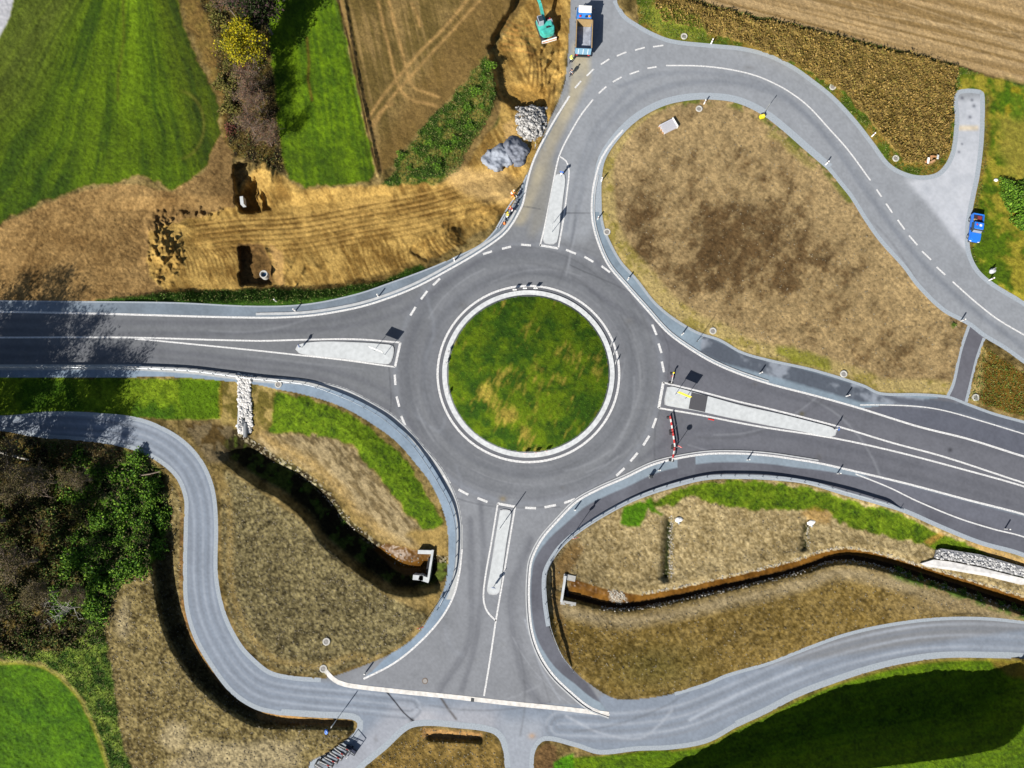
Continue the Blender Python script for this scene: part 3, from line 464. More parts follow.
# sidewalks and shoulders
def sw_poly(a, b): return np.vstack([S(a), S(b)[::-1]])
m = pm(sw_poly(L_NW, W_N[:14]), 0); paint(m, mix(col(120, 128, 136), col(138, 148, 158), n5), 'sidewalk', tex=T)
paint(pm([(527, 183), (542, 142), (554, 118), (569, 96), (572, 50), (565, 60), (556, 95), (540, 130), (524, 175)], 1), col(150, 150, 150), None, a=.7)
m = pm(sw_poly(L_NE[:17], NE_S[15:39]), 0); paint(m, mix(col(128, 140, 150), col(146, 160, 170), n5), 'sidewalk', tex=T)
dn, sn, tn = dline(S(L_NE), 40)
paint(pm([(702, 334), (742, 352), (800, 368), (863, 386), (880, 393), (966, 404), (1100, 450), (1100, 470), (983, 421), (948, 411), (888, 404), (860, 402), (800, 384), (720, 362), (700, 352)], 1), mix(col(92, 97, 106), col(146, 150, 158), ss(n5*.6+n2*.4, .45, .62)), None, tex=T)
paint(pm([(888, 405), (948, 412), (983, 422), (1024, 434), (1300, 520), (1300, 540), (1024, 456), (968, 438), (918, 426), (870, 411)], 1), col(100, 101, 110), None, tex=T)
paint(pm([(880, 395), (966, 405), (1024, 423), (1300, 502), (1300, 515), (1024, 433), (983, 420.5), (948, 410), (900, 404)], 1), col(98, 101, 110), 'sidewalk', tex=T)
m = pm(sw_poly(L_SE, SE_N[:23]), 1); ds, s2, t2 = dline(S(L_SE), 60)
paint(m, mix(col(98, 97, 104), col(112, 112, 119), n5), 'sidewalk', tex=T)
lw = np.interp(t2/ max(1, 1), [0, 500, 600, 900, 960, 1040, 1400], [0, 0, 4, 8, 8, 2, 1])
paint(m*np.clip(np.interp(X, [529, 545, 575, 700, 800, 880], [1.5, 5, 9, 9, 8, 3])+.5-np.abs(s2), 0, 1), col(146, 157, 166), None, tex=T)
paint(m*(X > 677)*(X < 696)*(Y > 452)*(Y < 475), col(108, 108, 114), None, tex=T)
paint(pm([(880, 486), (1024, 537), (1300, 640), (1300, 600), (1024, 516), (860, 472)], 1), col(112, 112, 120), 'road', tex=T)
m = pm(sw_poly(L_SW, SW_N[12:]), 0) if False else pm(np.vstack([S(L_SW), S(SW_N[18:]) ]), 0)
paint(m, mix(col(134, 148, 162), col(150, 164, 178), n5), 'sidewalk', tex=T)
dsw, s3, t3 = dline(S(L_SW), 30); paint(m*np.clip(6-np.abs(s3), 0, 1)*(Y < 600), col(196, 194, 190), None, tex=T)
m = mask(pathpoly, 0, 0); paint(m, mix(col(104, 102, 108), col(116, 114, 120), n5), 'footpath', tex=T)
# tarmac inside the ring
paint(((rad > 80)&(rad < 92)).astype(float), col(112, 112, 116), 'road', tex=T)

pz = (paved > 0)|((rad > 80)&(rad < 92)); COL[pz] *= np.array([1.21, 1.27, 1.33])
q = LAB == NAMES['earthworks']; COL[q] *= 1.25; gq = np.isin(LAB, [NAMES[k] for k in ('meadow', 'meadow_strip', 'lawn', 'island_lawn')]); COL[gq] *= np.array([.94, .93, .55])
# ------------------------------------------------------------------ build the ground pieces
def new_mat(name): 
    m_ = bpy.data.materials.new(name); m_.use_nodes = True; return m_, m_.node_tree, m_.node_tree.nodes['Principled BSDF']
def ground_mat(name, rough, nscale, namp, bump, bdist):
    m_, t_, b_ = new_mat(name); N = t_.nodes; L = t_.links
    at = N.new('ShaderNodeAttribute'); at.attribute_name = 'tone'
    tc = N.new('ShaderNodeTexCoord')
    no = N.new('ShaderNodeTexNoise'); no.inputs['Scale'].default_value = nscale; no.inputs['Detail'].default_value = 4; no.inputs['Roughness'].default_value = .7
    L.new(tc.outputs['Object'], no.inputs['Vector'])
    mr = N.new('ShaderNodeMapRange'); mr.inputs[1].default_value = .25; mr.inputs[2].default_value = .75; mr.inputs[3].default_value = 1-namp; mr.inputs[4].default_value = 1+namp; L.new(no.outputs[0], mr.inputs[0])
    mx = N.new('ShaderNodeVectorMath'); mx.operation = 'SCALE'; L.new(at.outputs['Color'], mx.inputs[0]); L.new(mr.outputs[0], mx.inputs['Scale'])
    L.new(mx.outputs[0], b_.inputs['Base Color']); b_.inputs['Roughness'].default_value = rough; b_.inputs['Specular IOR Level'].default_value = .1
    bp = N.new('ShaderNodeBump'); bp.inputs['Strength'].default_value = bump; bp.inputs['Distance'].default_value = bdist; L.new(no.outputs[0], bp.inputs['Height']); L.new(bp.outputs[0], b_.inputs['Normal'])
    return m_
G_SOIL = ground_mat('soil_surface', .95, 4.5, .34, .8, .14); G_GRASS = ground_mat('grass_surface', .9, 5.0, .35, .7, .18)
G_ROAD = ground_mat('asphalt_surface', .85, 9.0, .07, .25, .02); G_WATER = ground_mat('muddy_water', .35, 2.0, .1, .15, .05)
gmat = {'road': G_ROAD, 'sidewalk': G_ROAD, 'footpath': G_ROAD, 'gravel_track': G_ROAD, 'creek': G_WATER}
GLAB = {'bare_soil': 'brown bare soil between the roads and beyond the picture', 'meadow': 'green mown meadows at the corners of the picture', 'gravel_track': 'pale gravel track crossing the upper left corner', 'tree_belt_floor': 'dark leaf-strewn floor under the belt of trees', 'meadow_strip': 'bright green grass strip between tree belt and stubble field', 'field': 'tan harvested fields with tractor tracks', 'rough_plot': 'rough green plot below the stubble field', 'earthworks': 'brown graded topsoil north of the west road', 'excavated_ground': 'ochre excavated ground with digger and tyre tracks', 'verge': 'grassy verges along the roads', 'weed_strip': 'tall brown weeds along the upper road', 'soil_island': 'big teardrop of dry brown soil inside the curving road', 'lawn': 'fresh green sown grass on the banks beside the guardrails', 'soil_peninsula': 'speckled brown soil inside the loop of the small road', 'creek_bed': 'dark stony bed and banks of the creek', 'creek': 'shallow brown water at the culvert mouths', 'wood_floor': 'dark undergrowth floor of the wood at left', 'rough_soil': 'rough brown soil around the small roads below', 'creek_bank': 'tan earth banks either side of the right-hand creek', 'island_lawn': 'domed grass with dry patches in the middle of the roundabout', 'road': 'grey asphalt roundabout with its approach roads', 'sidewalk': 'blue-grey sidewalks along the roundabout', 'footpath': 'dark short footpath linking the two roads'}
PX, PY, PZ = Pn(X, Y, Z); V = np.stack([PX, PY, PZ], -1).reshape(-1, 3)
FL = LAB[:-1, :-1]
idx = np.arange(NX*NY).reshape(NY, NX)
for nm, k_ in NAMES.items():
    jj, ii = np.nonzero(FL == k_)
    if not len(jj): continue
    q = np.stack([idx[jj, ii], idx[jj+1, ii], idx[jj+1, ii+1], idx[jj, ii+1]], 1)
    un, inv = np.unique(q, return_inverse=True); q = inv.reshape(-1, 4)
    me = bpy.data.meshes.new(nm); me.vertices.add(len(un)); me.vertices.foreach_set('co', V[un].astype(np.float32).ravel())
    me.loops.add(q.size); me.loops.foreach_set('vertex_index', q.astype(np.int32).ravel()); me.polygons.add(len(q)); me.polygons.foreach_set('loop_start', np.arange(0, q.size, 4, dtype=np.int32)); me.polygons.foreach_set('use_smooth', np.ones(len(q), bool))
    ca = me.color_attributes.new('tone', 'FLOAT_COLOR', 'POINT'); cc = np.ones((len(un), 4), np.float32); cc[:, :3] = np.clip(COL.reshape(-1, 3)[un], .004, .85); ca.data.foreach_set('color', cc.ravel())
    me.update(calc_edges=True); me.validate()
    me.materials.append(gmat.get(nm, G_GRASS if nm in ('meadow', 'meadow_strip', 'lawn', 'island_lawn', 'verge', 'rough_plot', 'wood_floor', 'tree_belt_floor', 'weed_strip') else G_SOIL))
    o = bpy.data.objects.new(nm, me); C.objects.link(o); o['kind'] = 'structure'; o['label'] = GLAB.get(nm, nm)
def zat(px, py):
    i = min(max(np.searchsorted(XS, px)-1, 0), NX-2); j = min(max(np.searchsorted(YS, py)-1, 0), NY-2)
    u = (px-XS[i])/(XS[i+1]-XS[i]); v = (py-YS[j])/(YS[j+1]-YS[j])
    return float((Z[j, i]*(1-u)+Z[j, i+1]*u)*(1-v)+(Z[j+1, i]*(1-u)+Z[j+1, i+1]*u)*v)
def G(px, py): return P(px, py, zat(px, py))
# ------------------------------------------------------------------ materials for built things
MATS = {}
def M(name, c=(128, 128, 128), rough=.6, metal=0.0, var=.08, scale=6.0, bump=.0, alb=None, attr=False):
    if name in MATS: return MATS[name]
    m_, t_, b_ = new_mat(name); N = t_.nodes; L = t_.links; base = tuple(alb) if alb else tuple(np.clip(col(*c), 0, .85))
    tc = N.new('ShaderNodeTexCoord'); no = N.new('ShaderNodeTexNoise'); no.inputs['Scale'].default_value = scale; no.inputs['Detail'].default_value = 3
    L.new(tc.outputs['Object'], no.inputs['Vector']); mr = N.new('ShaderNodeMapRange'); mr.inputs[1].default_value = .3; mr.inputs[2].default_value = .7; mr.inputs[3].default_value = 1-var; mr.inputs[4].default_value = 1+var; L.new(no.outputs[0], mr.inputs[0])
    mx = N.new('ShaderNodeVectorMath'); mx.operation = 'SCALE'; L.new(mr.outputs[0], mx.inputs['Scale'])
    if attr: at = N.new('ShaderNodeAttribute'); at.attribute_name = 'tone'; L.new(at.outputs['Color'], mx.inputs[0])
    else: mx.inputs[0].default_value = base
    L.new(mx.outputs[0], b_.inputs['Base Color']); b_.inputs['Roughness'].default_value = rough; b_.inputs['Metallic'].default_value = metal
    if attr: b_.inputs['Specular IOR Level'].default_value = .12
    if bump: bp = N.new('ShaderNodeBump'); bp.inputs['Strength'].default_value = bump; bp.inputs['Distance'].default_value = .05; L.new(no.outputs[0], bp.inputs['Height']); L.new(bp.outputs[0], b_.inputs['Normal'])
    MATS[name] = m_; return m_
WHITE = M('white_paint', alb=(.74, .74, .72), rough=.6, var=.12, scale=3); LINE = M('road_paint', alb=(.5, .5, .5), rough=.8, var=.3, scale=5)
CONC = M('pale_concrete', alb=(.42, .44, .45), rough=.85, var=.1, scale=1.5, bump=.1); KERB = M('kerb_stone', alb=(.36, .37, .38), rough=.85, var=.12, scale=2); CONC2 = M('grey_concrete', alb=(.3, .3, .29), rough=.9, var=.15, scale=2, bump=.2)
GALV = M('galvanised_steel', alb=(.42, .45, .48), rough=.4, metal=.5, var=.06); DKST = M('dark_steel', alb=(.05, .055, .06), rough=.5, metal=.5); SHOULDER = M('shoulder_gravel', (184, 194, 204), .95, var=.14, scale=5, bump=.3)
DARK = M('dark_opening', alb=(.012, .012, .014), rough=.9); RUBBER = M('black_rubber', alb=(.025, .025, .027), rough=.8); GLASS = M('tinted_glass', alb=(.03, .045, .06), rough=.08); BLUE = M('blue_lacquer', alb=(.02, .16, .62), rough=.3); BLUE2 = M('blue_truck_paint', alb=(.04, .18, .5), rough=.45, var=.25, scale=1.5)
TURQ = M('turquoise_paint', alb=(.05, .36, .31), rough=.5, var=.3, scale=1.5); YEL = M('yellow_paint', alb=(.8, .62, .02), rough=.5); RED = M('red_paint', alb=(.55, .03, .025), rough=.5); ORNG = M('orange_cloth', alb=(.8, .2, .02), rough=.8); HIVIS = M('high_visibility_cloth', alb=(.62, .78, .05), rough=.8)
SANDY = M('sandy_dirt', (196, 164, 112), .9, var=.15); SKIN = M('skin', alb=(.5, .3, .2), rough=.6); NAVY = M('navy_cloth', alb=(.02, .025, .05), rough=.9); BARK = M('pale_bark', alb=(.16, .14, .11), rough=.95, var=.3, scale=3); BARKD = M('grey_bark', alb=(.17, .13, .1), rough=.95, var=.3, scale=3)
LEAF = M('foliage', alb=(.1, .1, .1), rough=.75, attr=True, var=.1); STONE = M('loose_stone', alb=(.5, .5, .5), rough=.9, attr=True, var=.15); AMBER = M('amber_lens', alb=(.8, .35, .02), rough=.3)

# ------------------------------------------------------------------ mesh collector
class MB:
    def __init__(s): s.v = []; s.f = []
    def box(s, c, d, rz=0, taper=1.0, ry=0.0):
        k = len(s.v); hx, hy, hz = d[0]/2, d[1]/2, d[2]/2; m_ = Matrix.Rotation(rz, 3, 'Z') @ Matrix.Rotation(ry, 3, 'Y')
        for z in (-1, 1):
            t = taper if z > 0 else 1
            for a, b in ((-1, -1), (1, -1), (1, 1), (-1, 1)): s.v.append(Vector(c)+m_ @ Vector((a*hx*t, b*hy*t, z*hz)))
        s.f += [tuple(k+i for i in q) for q in ((3, 2, 1, 0), (4, 5, 6, 7), (0, 1, 5, 4), (1, 2, 6, 5), (2, 3, 7, 6), (3, 0, 4, 7))]; return s
    def tube(s, pts, r, n=6, cap=True):
        pts = [Vector(p) for p in pts]; rs = r if isinstance(r, (list, tuple)) else [r]*len(pts); k = len(s.v)
        for i, p in enumerate(pts):
            d = (pts[min(i+1, len(pts)-1)]-pts[max(i-1, 0)]); d = d.normalized() if d.length > 1e-6 else Vector((0, 0, 1))
            a = d.orthogonal().normalized(); b = d.cross(a)
            for j in range(n): t = 2*math.pi*j/n; s.v.append(p+(a*math.cos(t)+b*math.sin(t))*rs[i])
        for i in range(len(pts)-1):
            for j in range(n): s.f.append((k+i*n+j, k+i*n+(j+1) % n, k+(i+1)*n+(j+1) % n, k+(i+1)*n+j))
        if cap: s.f.append(tuple(k+j for j in range(n))[::-1]); s.f.append(tuple(k+(len(pts)-1)*n+j for j in range(n)))
        return s
    def lathe(s, c, prof, n=24):
        k = len(s.v); c = Vector(c)
        for (r, z) in prof:
            for j in range(n): t = 2*math.pi*j/n; s.v.append(c+Vector((r*math.cos(t), r*math.sin(t), z)))
        for i in range(len(prof)-1):
            for j in range(n): s.f.append((k+i*n+j, k+i*n+(j+1) % n, k+(i+1)*n+(j+1) % n, k+(i+1)*n+j))
        s.f.append(tuple(k+j for j in range(n))[::-1]); s.f.append(tuple(k+(len(prof)-1)*n+j for j in range(n))); return s
    def plate(s, pts, th):
        """flat polygon of 3-D points given a thickness along its normal"""
        pts = [Vector(p) for p in pts]; n_ = (pts[1]-pts[0]).cross(pts[2]-pts[0]).normalized()*th/2; k = len(s.v); m = len(pts)
        s.v += [p+n_ for p in pts]+[p-n_ for p in pts]; s.f.append(tuple(range(k, k+m))); s.f.append(tuple(range(k+m, k+2*m))[::-1])
        for i in range(m): s.f.append((k+i, k+m+i, k+m+(i+1) % m, k+(i+1) % m))
        return s
    def prism(s, poly, z0, z1, zt=None):
        k = len(s.v); m = len(poly); s.v += [Vector((p[0], p[1], z0)) for p in poly]+[Vector((p[0], p[1], z1)) for p in poly]
        s.f.append(tuple(range(k, k+m))[::-1]); s.f.append(tuple(range(k+m, k+2*m)))
        for i in range(m): s.f.append((k+i, k+(i+1) % m, k+m+(i+1) % m, k+m+i))
        return s
    def ico(s, c, r, sub=1, sq=(1, 1, 1), jit=0, rz=0):
        bm = bmesh.new(); bmesh.ops.create_icosphere(bm, subdivisions=sub, radius=1); k = len(s.v); m_ = Matrix.Rotation(rz, 3, 'Z')
        for v in bm.verts: q = v.co*(1+random.uniform(-jit, jit)); s.v.append(Vector(c)+m_ @ Vector((q.x*r*sq[0], q.y*r*sq[1], q.z*r*sq[2])))
        for f in bm.faces: s.f.append(tuple(k+v.index for v in f.verts))
        bm.free(); return s
    def build(s, name, m_, parent=None, bevel=0, smooth=False):
        me = bpy.data.meshes.new(name); me.from_pydata([tuple(v) for v in s.v], [], s.f); me.update()
        bm = bmesh.new(); bm.from_mesh(me); bmesh.ops.recalc_face_normals(bm, faces=bm.faces)
        if bevel: bmesh.ops.bevel(bm, geom=[e for e in bm.edges], offset=bevel, segments=2, affect='EDGES', clamp_overlap=True)
        bm.to_mesh(me); bm.free()
        if smooth:
            for p in me.polygons: p.use_smooth = True
        me.materials.append(m_); o = bpy.data.objects.new(name, me); C.objects.link(o)
        if parent: o.parent = parent
        return o
def tag(o, label, cat=None, group=None, kind=None):
    if label: o['label'] = label
    if cat: o['category'] = cat
    if group: o['group'] = group
    if kind: o['kind'] = kind
    return o
def thing(name, loc, rz, label, cat, group=None):
    o = bpy.data.objects.new(name, None); C.objects.link(o); o.location = loc; o.rotation_euler = (0, 0, rz); o.empty_display_size = .3; return tag(o, label, cat, group)
def dup(root, loc, rz, label):
    r = root.copy(); C.objects.link(r); r.location = loc; r.rotation_euler = (0, 0, rz); r['label'] = label
    for ch in list(root.children):
        c = ch.copy(); C.objects.link(c); c.parent = r
        for g in list(ch.children): d = g.copy(); C.objects.link(d); d.parent = c
    return r
def ang(a, b): d = P(*b)-P(*a); return math.atan2(d.y, d.x)
def ground_pts(pts, z=0.0, step=3, smooth=True):
    p = spl(pts, step) if smooth else np.array(pts, float); a = Pn(p[:, 0], p[:, 1], z); return np.stack(a, -1)
def strip(mb, pts, w0, w1, z, h=0.0, smooth=True, step=3):
    """a band between offsets w0 and w1 (metres, + = left of travel in the world); h > 0 gives it a body"""
    g_ = ground_pts(pts, 0, step, smooth); d = np.gradient(g_[:, :2], axis=0); d /= np.linalg.norm(d, axis=1)[:, None]+1e-9; n_ = np.stack([-d[:, 1], d[:, 0]], 1)
    k = len(mb.v); A = g_[:, :2]+n_*w0; B = g_[:, :2]+n_*w1
    for a, b in zip(A, B):
        mb.v += [Vector((a[0], a[1], z)), Vector((b[0], b[1], z))]+([Vector((a[0], a[1], z-h)), Vector((b[0], b[1], z-h))] if h else [])
    q = 4 if h else 2
    for i in range(len(A)-1):
        a = k+i*q; b = a+q; mb.f.append((a, b, b+1, a+1))
        if h: mb.f += [(a, a+2, b+2, b), (a+1, b+1, b+3, a+3)]
    if h: a = k; b = k+(len(A)-1)*q; mb.f += [(a, a+1, a+3, a+2), (b, b+2, b+3, b+1)]
    return mb

# ------------------------------------------------------------------ road markings (painted, flush)
def line(pts, w_=.28, smooth=True, z=.012): 
    m_ = MB(); strip(m_, pts, -w_/2, w_/2, z, 0, smooth); return m_
def marking(name, label, mbs, mat_=None):
    m_ = MB()
    for q in mbs: k = len(m_.v); m_.v += q.v; m_.f += [tuple(i+k for i in f) for f in q.f]
    return tag(m_.build(name, mat_ or LINE), label, None, None, 'structure')
marking('edge_line', 'white edge line of the west road running on round to the north leg', [line(L_NW, .3)])
marking('edge_line', 'white edge line along the north-east side of the roundabout', [line(L_NE, .3)])
marking('edge_line', 'white edge line along the south-east side of the roundabout', [line(L_SE, .3)])
marking('edge_line', 'white edge line curving below the left-hand guardrail toward the drainage channel', [line([p for p in L_SW if p[1] > 540], .26)])
marking('centre_line', 'white lines running from the west splitter island out to the left', [line([(-600, 337.5), (0, 337.5), (125, 337.5), (256, 340.8), (306, 339.7), (356, 339.3), (400, 342.5)], .26), line([(135, 338.8), (160, 341), (256, 350.5), (296, 354.8), (340, 359.5), (395, 367)], .24), line([(395, 367), (400.3, 342.6)], .36, False)])
marking('centre_line', 'white lines running from the east splitter island out to the right', [line([(663, 382.5), (700, 391.5), (740, 402), (768, 408.5), (838, 426.5), (893, 443), (943, 456.5), (1024, 483), (1240, 552)], .26), line([(658.5, 408), (700, 415), (740, 423), (768, 428), (833, 438), (893, 451), (958, 468), (1024, 486.5), (1240, 556)], .26), line([(663.3, 382.2), (658.7, 408.2)], .42, False)])
marking('centre_line', 'white outline of the north splitter island with its apex loop', [line([(540, 246), (545, 225), (551.5, 192), (558, 160), (563, 147), (572, 130), (581, 115), (593, 99.5)], .24), line([(559.5, 156.5), (566, 161), (569, 171), (567, 192), (563, 222), (558.3, 248)], .24), line([(540, 245.2), (558.3, 248.4)], .36, False)])
marking('centre_line', 'white outline of the south splitter island and the line below it', [line([(515.2, 506.5), (503.5, 576), (496, 620), (490, 660), (484, 696)], .24), line([(497.8, 503.5), (491, 545), (485.5, 576), (483.5, 598), (487, 611), (496, 621)], .24), line([(497.6, 503.5), (515.4, 506.8)], .36, False)])
marking('centre_line', 'white centre line of the upper curving road', [line([(666, 65.5), (699.5, 66), (727, 69), (752, 74.5), (768, 80.5), (788, 91), (808, 106), (828, 127.5), (848, 150), (870.5, 180.5)], .24), line([(952.5, 281.5), (975.5, 302), (998, 319.5), (1024, 335), (1240, 470)], .24)])
marking('edge_line', 'white kerbside line of the bus bay on the east road', [line([(860, 405), (888, 405), (923, 407), (948, 411.5), (983, 421.5), (1024, 434), (1240, 500)], .18)])
marking('edge_line', 'white line beside the lower footway of the east road', [line([(855.5, 474), (888, 487), (918, 501.5), (958, 518), (993, 529), (1024, 537), (1240, 618)], .2)])
th_ = np.linspace(0, 2*math.pi, 121); ringline = MB()
strip(ringline, np.stack([RC[0]+(RX-1.5)*np.cos(th_), RC[1]+(RY-1.5)*np.sin(th_)], 1), -.17, .17, .012, 0, False)
marking('ring_line', 'white painted circle around the central island', [ringline])
dashes = {'north-west entry': [((521, 244.6), (531, 245.4)), ((502, 248.8), (511, 246.6)), ((483, 254.2), (492, 251.3)), ((433, 285.3), (440, 278.5)), ((421, 299.3), (427.3, 291)), ((410.4, 315.5), (415.6, 307)), ((394.8, 374.6), (395.4, 385)), ((396.6, 396.5), (399.3, 406.8)), ((401.2, 416), (405.2, 425.4))],
          'south-west entry': [((443.5, 475.5), (450, 483.5)), ((458.5, 489.5), (468.3, 494.8)), ((477.5, 498), (487.5, 502))],
          'north-east entry': [((566, 249.8), (576, 253.8)), ((584.4, 256.7), (593.5, 262)), ((601.5, 266), (610, 272.4)), ((652.2, 324.5), (656.6, 335)), ((658.5, 343.5), (661.5, 353)), ((661.8, 361.5), (664, 372.2))],
          'south-east entry': [((656.2, 418), (652.6, 428)), ((649.3, 435.8), (643.2, 445.5)), ((637.7, 452.8), (630.4, 461.3)), ((624.5, 468.2), (616.3, 475.7)), ((564.2, 503), (575, 499)), ((544.5, 507.3), (556, 505)), ((525, 507.8), (536, 508.2))],
          'upper junction': [((575, 88), (581, 81)), ((586.6, 76), (593.8, 69)), ((600.8, 64.5), (609.4, 59)), ((616.8, 56), (626.4, 52)), ((635, 50.2), (644.8, 47.4)), ((653, 46.8), (663.4, 45.4)), ((598.6, 93.5), (606.3, 86.5)), ((612.8, 82), (621.6, 77)), ((629.6, 74.2), (639, 71)), ((647.4, 68.4), (656.6, 66.8))],
          'upper curving road': [((876.5, 189.5), (881.5, 196.8)), ((886, 203.5), (892.3, 212.8)), ((897.6, 219.8), (904.6, 229.5)), ((909, 235.5), (917.3, 245)), ((922, 251.2), (931, 259.8)), ((936.6, 267), (945.3, 275))]}
for nm, ds_ in dashes.items():
    marking('dashed_line', 'row of white dashes at the '+nm, [line([a, b], .34 if 'entry' in nm else .26, False) for a, b in ds_])

# ------------------------------------------------------------------ shoulders, kerbs, islands
marking('road_shoulder', 'pale gravel shoulders along the upper road and the lay-by', [MB() if 0 else strip(MB(), NE_N[1:], -.62, .12, .006), strip(MB(), NE_S[1:13], -.55, .12, .006), strip(MB(), NE_S[12:25], -1.05, .12, .006)], SHOULDER)
marking('road_shoulder', 'pale gravel shoulders of the small road at left', [strip(MB(), SW_S[8:], -.45, .15, .006), strip(MB(), SW_N[:17], -.45, .15, .006), strip(MB(), SW_S[:9], -.75, .1, .007)], SHOULDER)
marking('road_shoulder', 'pale gravel shoulders of the small road at right', [strip(MB(), SE_N[25:], -.3, .15, .006), strip(MB(), SE_S[:10], -.7, .15, .006), strip(MB(), SE_S[9:], -.5, .12, .006), strip(MB(), S_MID[1:], -.7, .12, .006)], SHOULDER)
marking('road_shoulder', 'blue-grey gravel edging outside the sidewalks', [strip(MB(), SE_N[:20], -.5, .15, .007), strip(MB(), W_N[1:14], -.12, .12, .006), strip(MB(), NE_S[24:], -.3, .12, .007)], SHOULDER)
marking('path_edging', 'pale edging strips on both sides of the dark footpath', [strip(MB(), [(969, 326), (961, 350), (953.5, 384), (948, 396)], -.25, .2, .008), strip(MB(), [(984, 338), (977, 358), (970.5, 384), (966, 402)], -.2, .25, .008)], SHOULDER)
def kerb_thing(name, label, pts, w0, w1, h=.1): return tag(strip(MB(), pts, w0, w1, h, h+.02).build(name, KERB), label, 'kerb', 'kerbs around the roundabout')
kerb_thing('kerb', 'pale kerb and gutter band outside the edge line on the north-west side', [p for p in L_NW if p[0] > 250 and p[1] > 205][0:11], .38, .75)
kerb_thing('kerb', 'thin pale kerb between edge line and sidewalk beside the big soil island', L_NE[3:15], .28, .45)
kerb_thing('kerb', 'thin pale kerb between edge line and sidewalk around the south-east corner', L_SE[5:], -.48, -.3)
kerb_thing('kerb', 'thin pale kerb along the road edge under the long left guardrail', L_SW[2:16], -.3, -.14, .06)
ring = MB()
def ringpts(k): return np.stack([RC[0]+RX*k*np.cos(th_), RC[1]+RY*k*np.sin(th_)], 1)
strip(ring, ringpts(.907), -.34, .36, .15, .2, False)
tag(ring.build('ring_kerb', M('white_kerb', alb=(.46, .475, .485), rough=.8, var=.16, scale=2.2)), 'wide pale kerb ring around the grass of the central island', 'kerb')
def island_thing(label, pts, name='splitter_island', n=3):
    p = spl(np.vstack([pts, pts[:1]]), 3)[:-1] if n else np.array(pts, float); w_ = [P(a, b) for a, b in p]
    c = sum(w_, Vector())/len(w_); o = thing(name, (c.x, c.y, 0), 0, label, 'traffic island', 'splitter islands at the roundabout')
    loc = [v-c for v in w_]; MB().prism([(v.x, v.y) for v in loc], -.02, .12).build('kerb_edge', KERB, o)
    MB().prism([(v.x-(.16*v.x/v.length), v.y-(.16*v.y/v.length)) for v in loc], .1, .128).build('paving', CONC, o); return o
isW = island_thing('pale paved tapering island of the west road under the two-post sign', [(295.5, 349.5), (297.5, 345.5), (305, 343), (325, 341.5), (360, 342.5), (385, 344.3), (393, 346), (394, 352), (391.5, 361.5), (389, 364), (375, 363), (345, 359.5), (315, 356), (299, 353.2)])
isE = island_thing('long pale island of the east road with a dark crossing strip', [(667, 387), (672, 386.6), (700, 394), (740, 405), (780, 414), (815, 422.8), (832, 427.5), (836.5, 431), (835, 435.5), (828, 436.8), (800, 431.2), (768, 425.5), (730, 418), (700, 411.5), (672, 406.6), (664.5, 404.5), (664.3, 399)])
isN = island_thing('narrow pale island between lanes of the north leg', [(555, 175.5), (558, 174), (564.5, 174.8), (565.3, 180), (563, 200), (560.5, 222), (557, 242), (553.5, 244.3), (544.5, 243), (543, 240), (546, 222), (550, 198)])
isS = island_thing('narrow pale island between lanes of the south leg', [(500, 510.2), (503, 509.3), (510, 510.3), (511.4, 513), (507, 540), (503, 568), (499.5, 592), (496.5, 594.6), (489, 594), (487, 591), (490, 572), (495, 540)])
def flat_patch(name, label, poly, z, mat_, kind='structure'): 
    w_ = [P(a, b, 0) for a, b in poly]; m_ = MB(); m_.v = [Vector((v.x, v.y, z)) for v in w_]; m_.f = [tuple(range(len(w_)))[::-1]]; return tag(m_.build(name, mat_), label, None, None, kind)
flat_patch('crossing_strip', 'dark asphalt crossing strip through the long east island', [(691.3, 392.2), (707.6, 396.2), (704.8, 412.2), (688.4, 408.8)], .135, M('dark_asphalt', (92, 92, 98), .9, var=.12, scale=8))
# concrete drainage channel along the bottom
ch = MB(); strip(ch, [(325, 670), (331, 677), (338, 682), (350, 685.5), (386, 690), (450, 696.5), (512, 703.5), (562, 708.5), (609, 714)], -.3, .3, .03, .05)
tag(ch.build('drain_channel', M('channel_concrete', alb=(.55, .53, .5), rough=.9, var=.2, scale=1.5)), 'long pale concrete drainage channel across the foot of the south leg', 'drain channel')
gr_ = MB().box(P(472.5, 699.8)+Vector((0, 0, .035)), (.45, .5, .02), ang((450, 696), (500, 702)))
tag(gr_.build('drain_grate', DKST), 'small dark grate set in the pale drainage channel', 'grate')

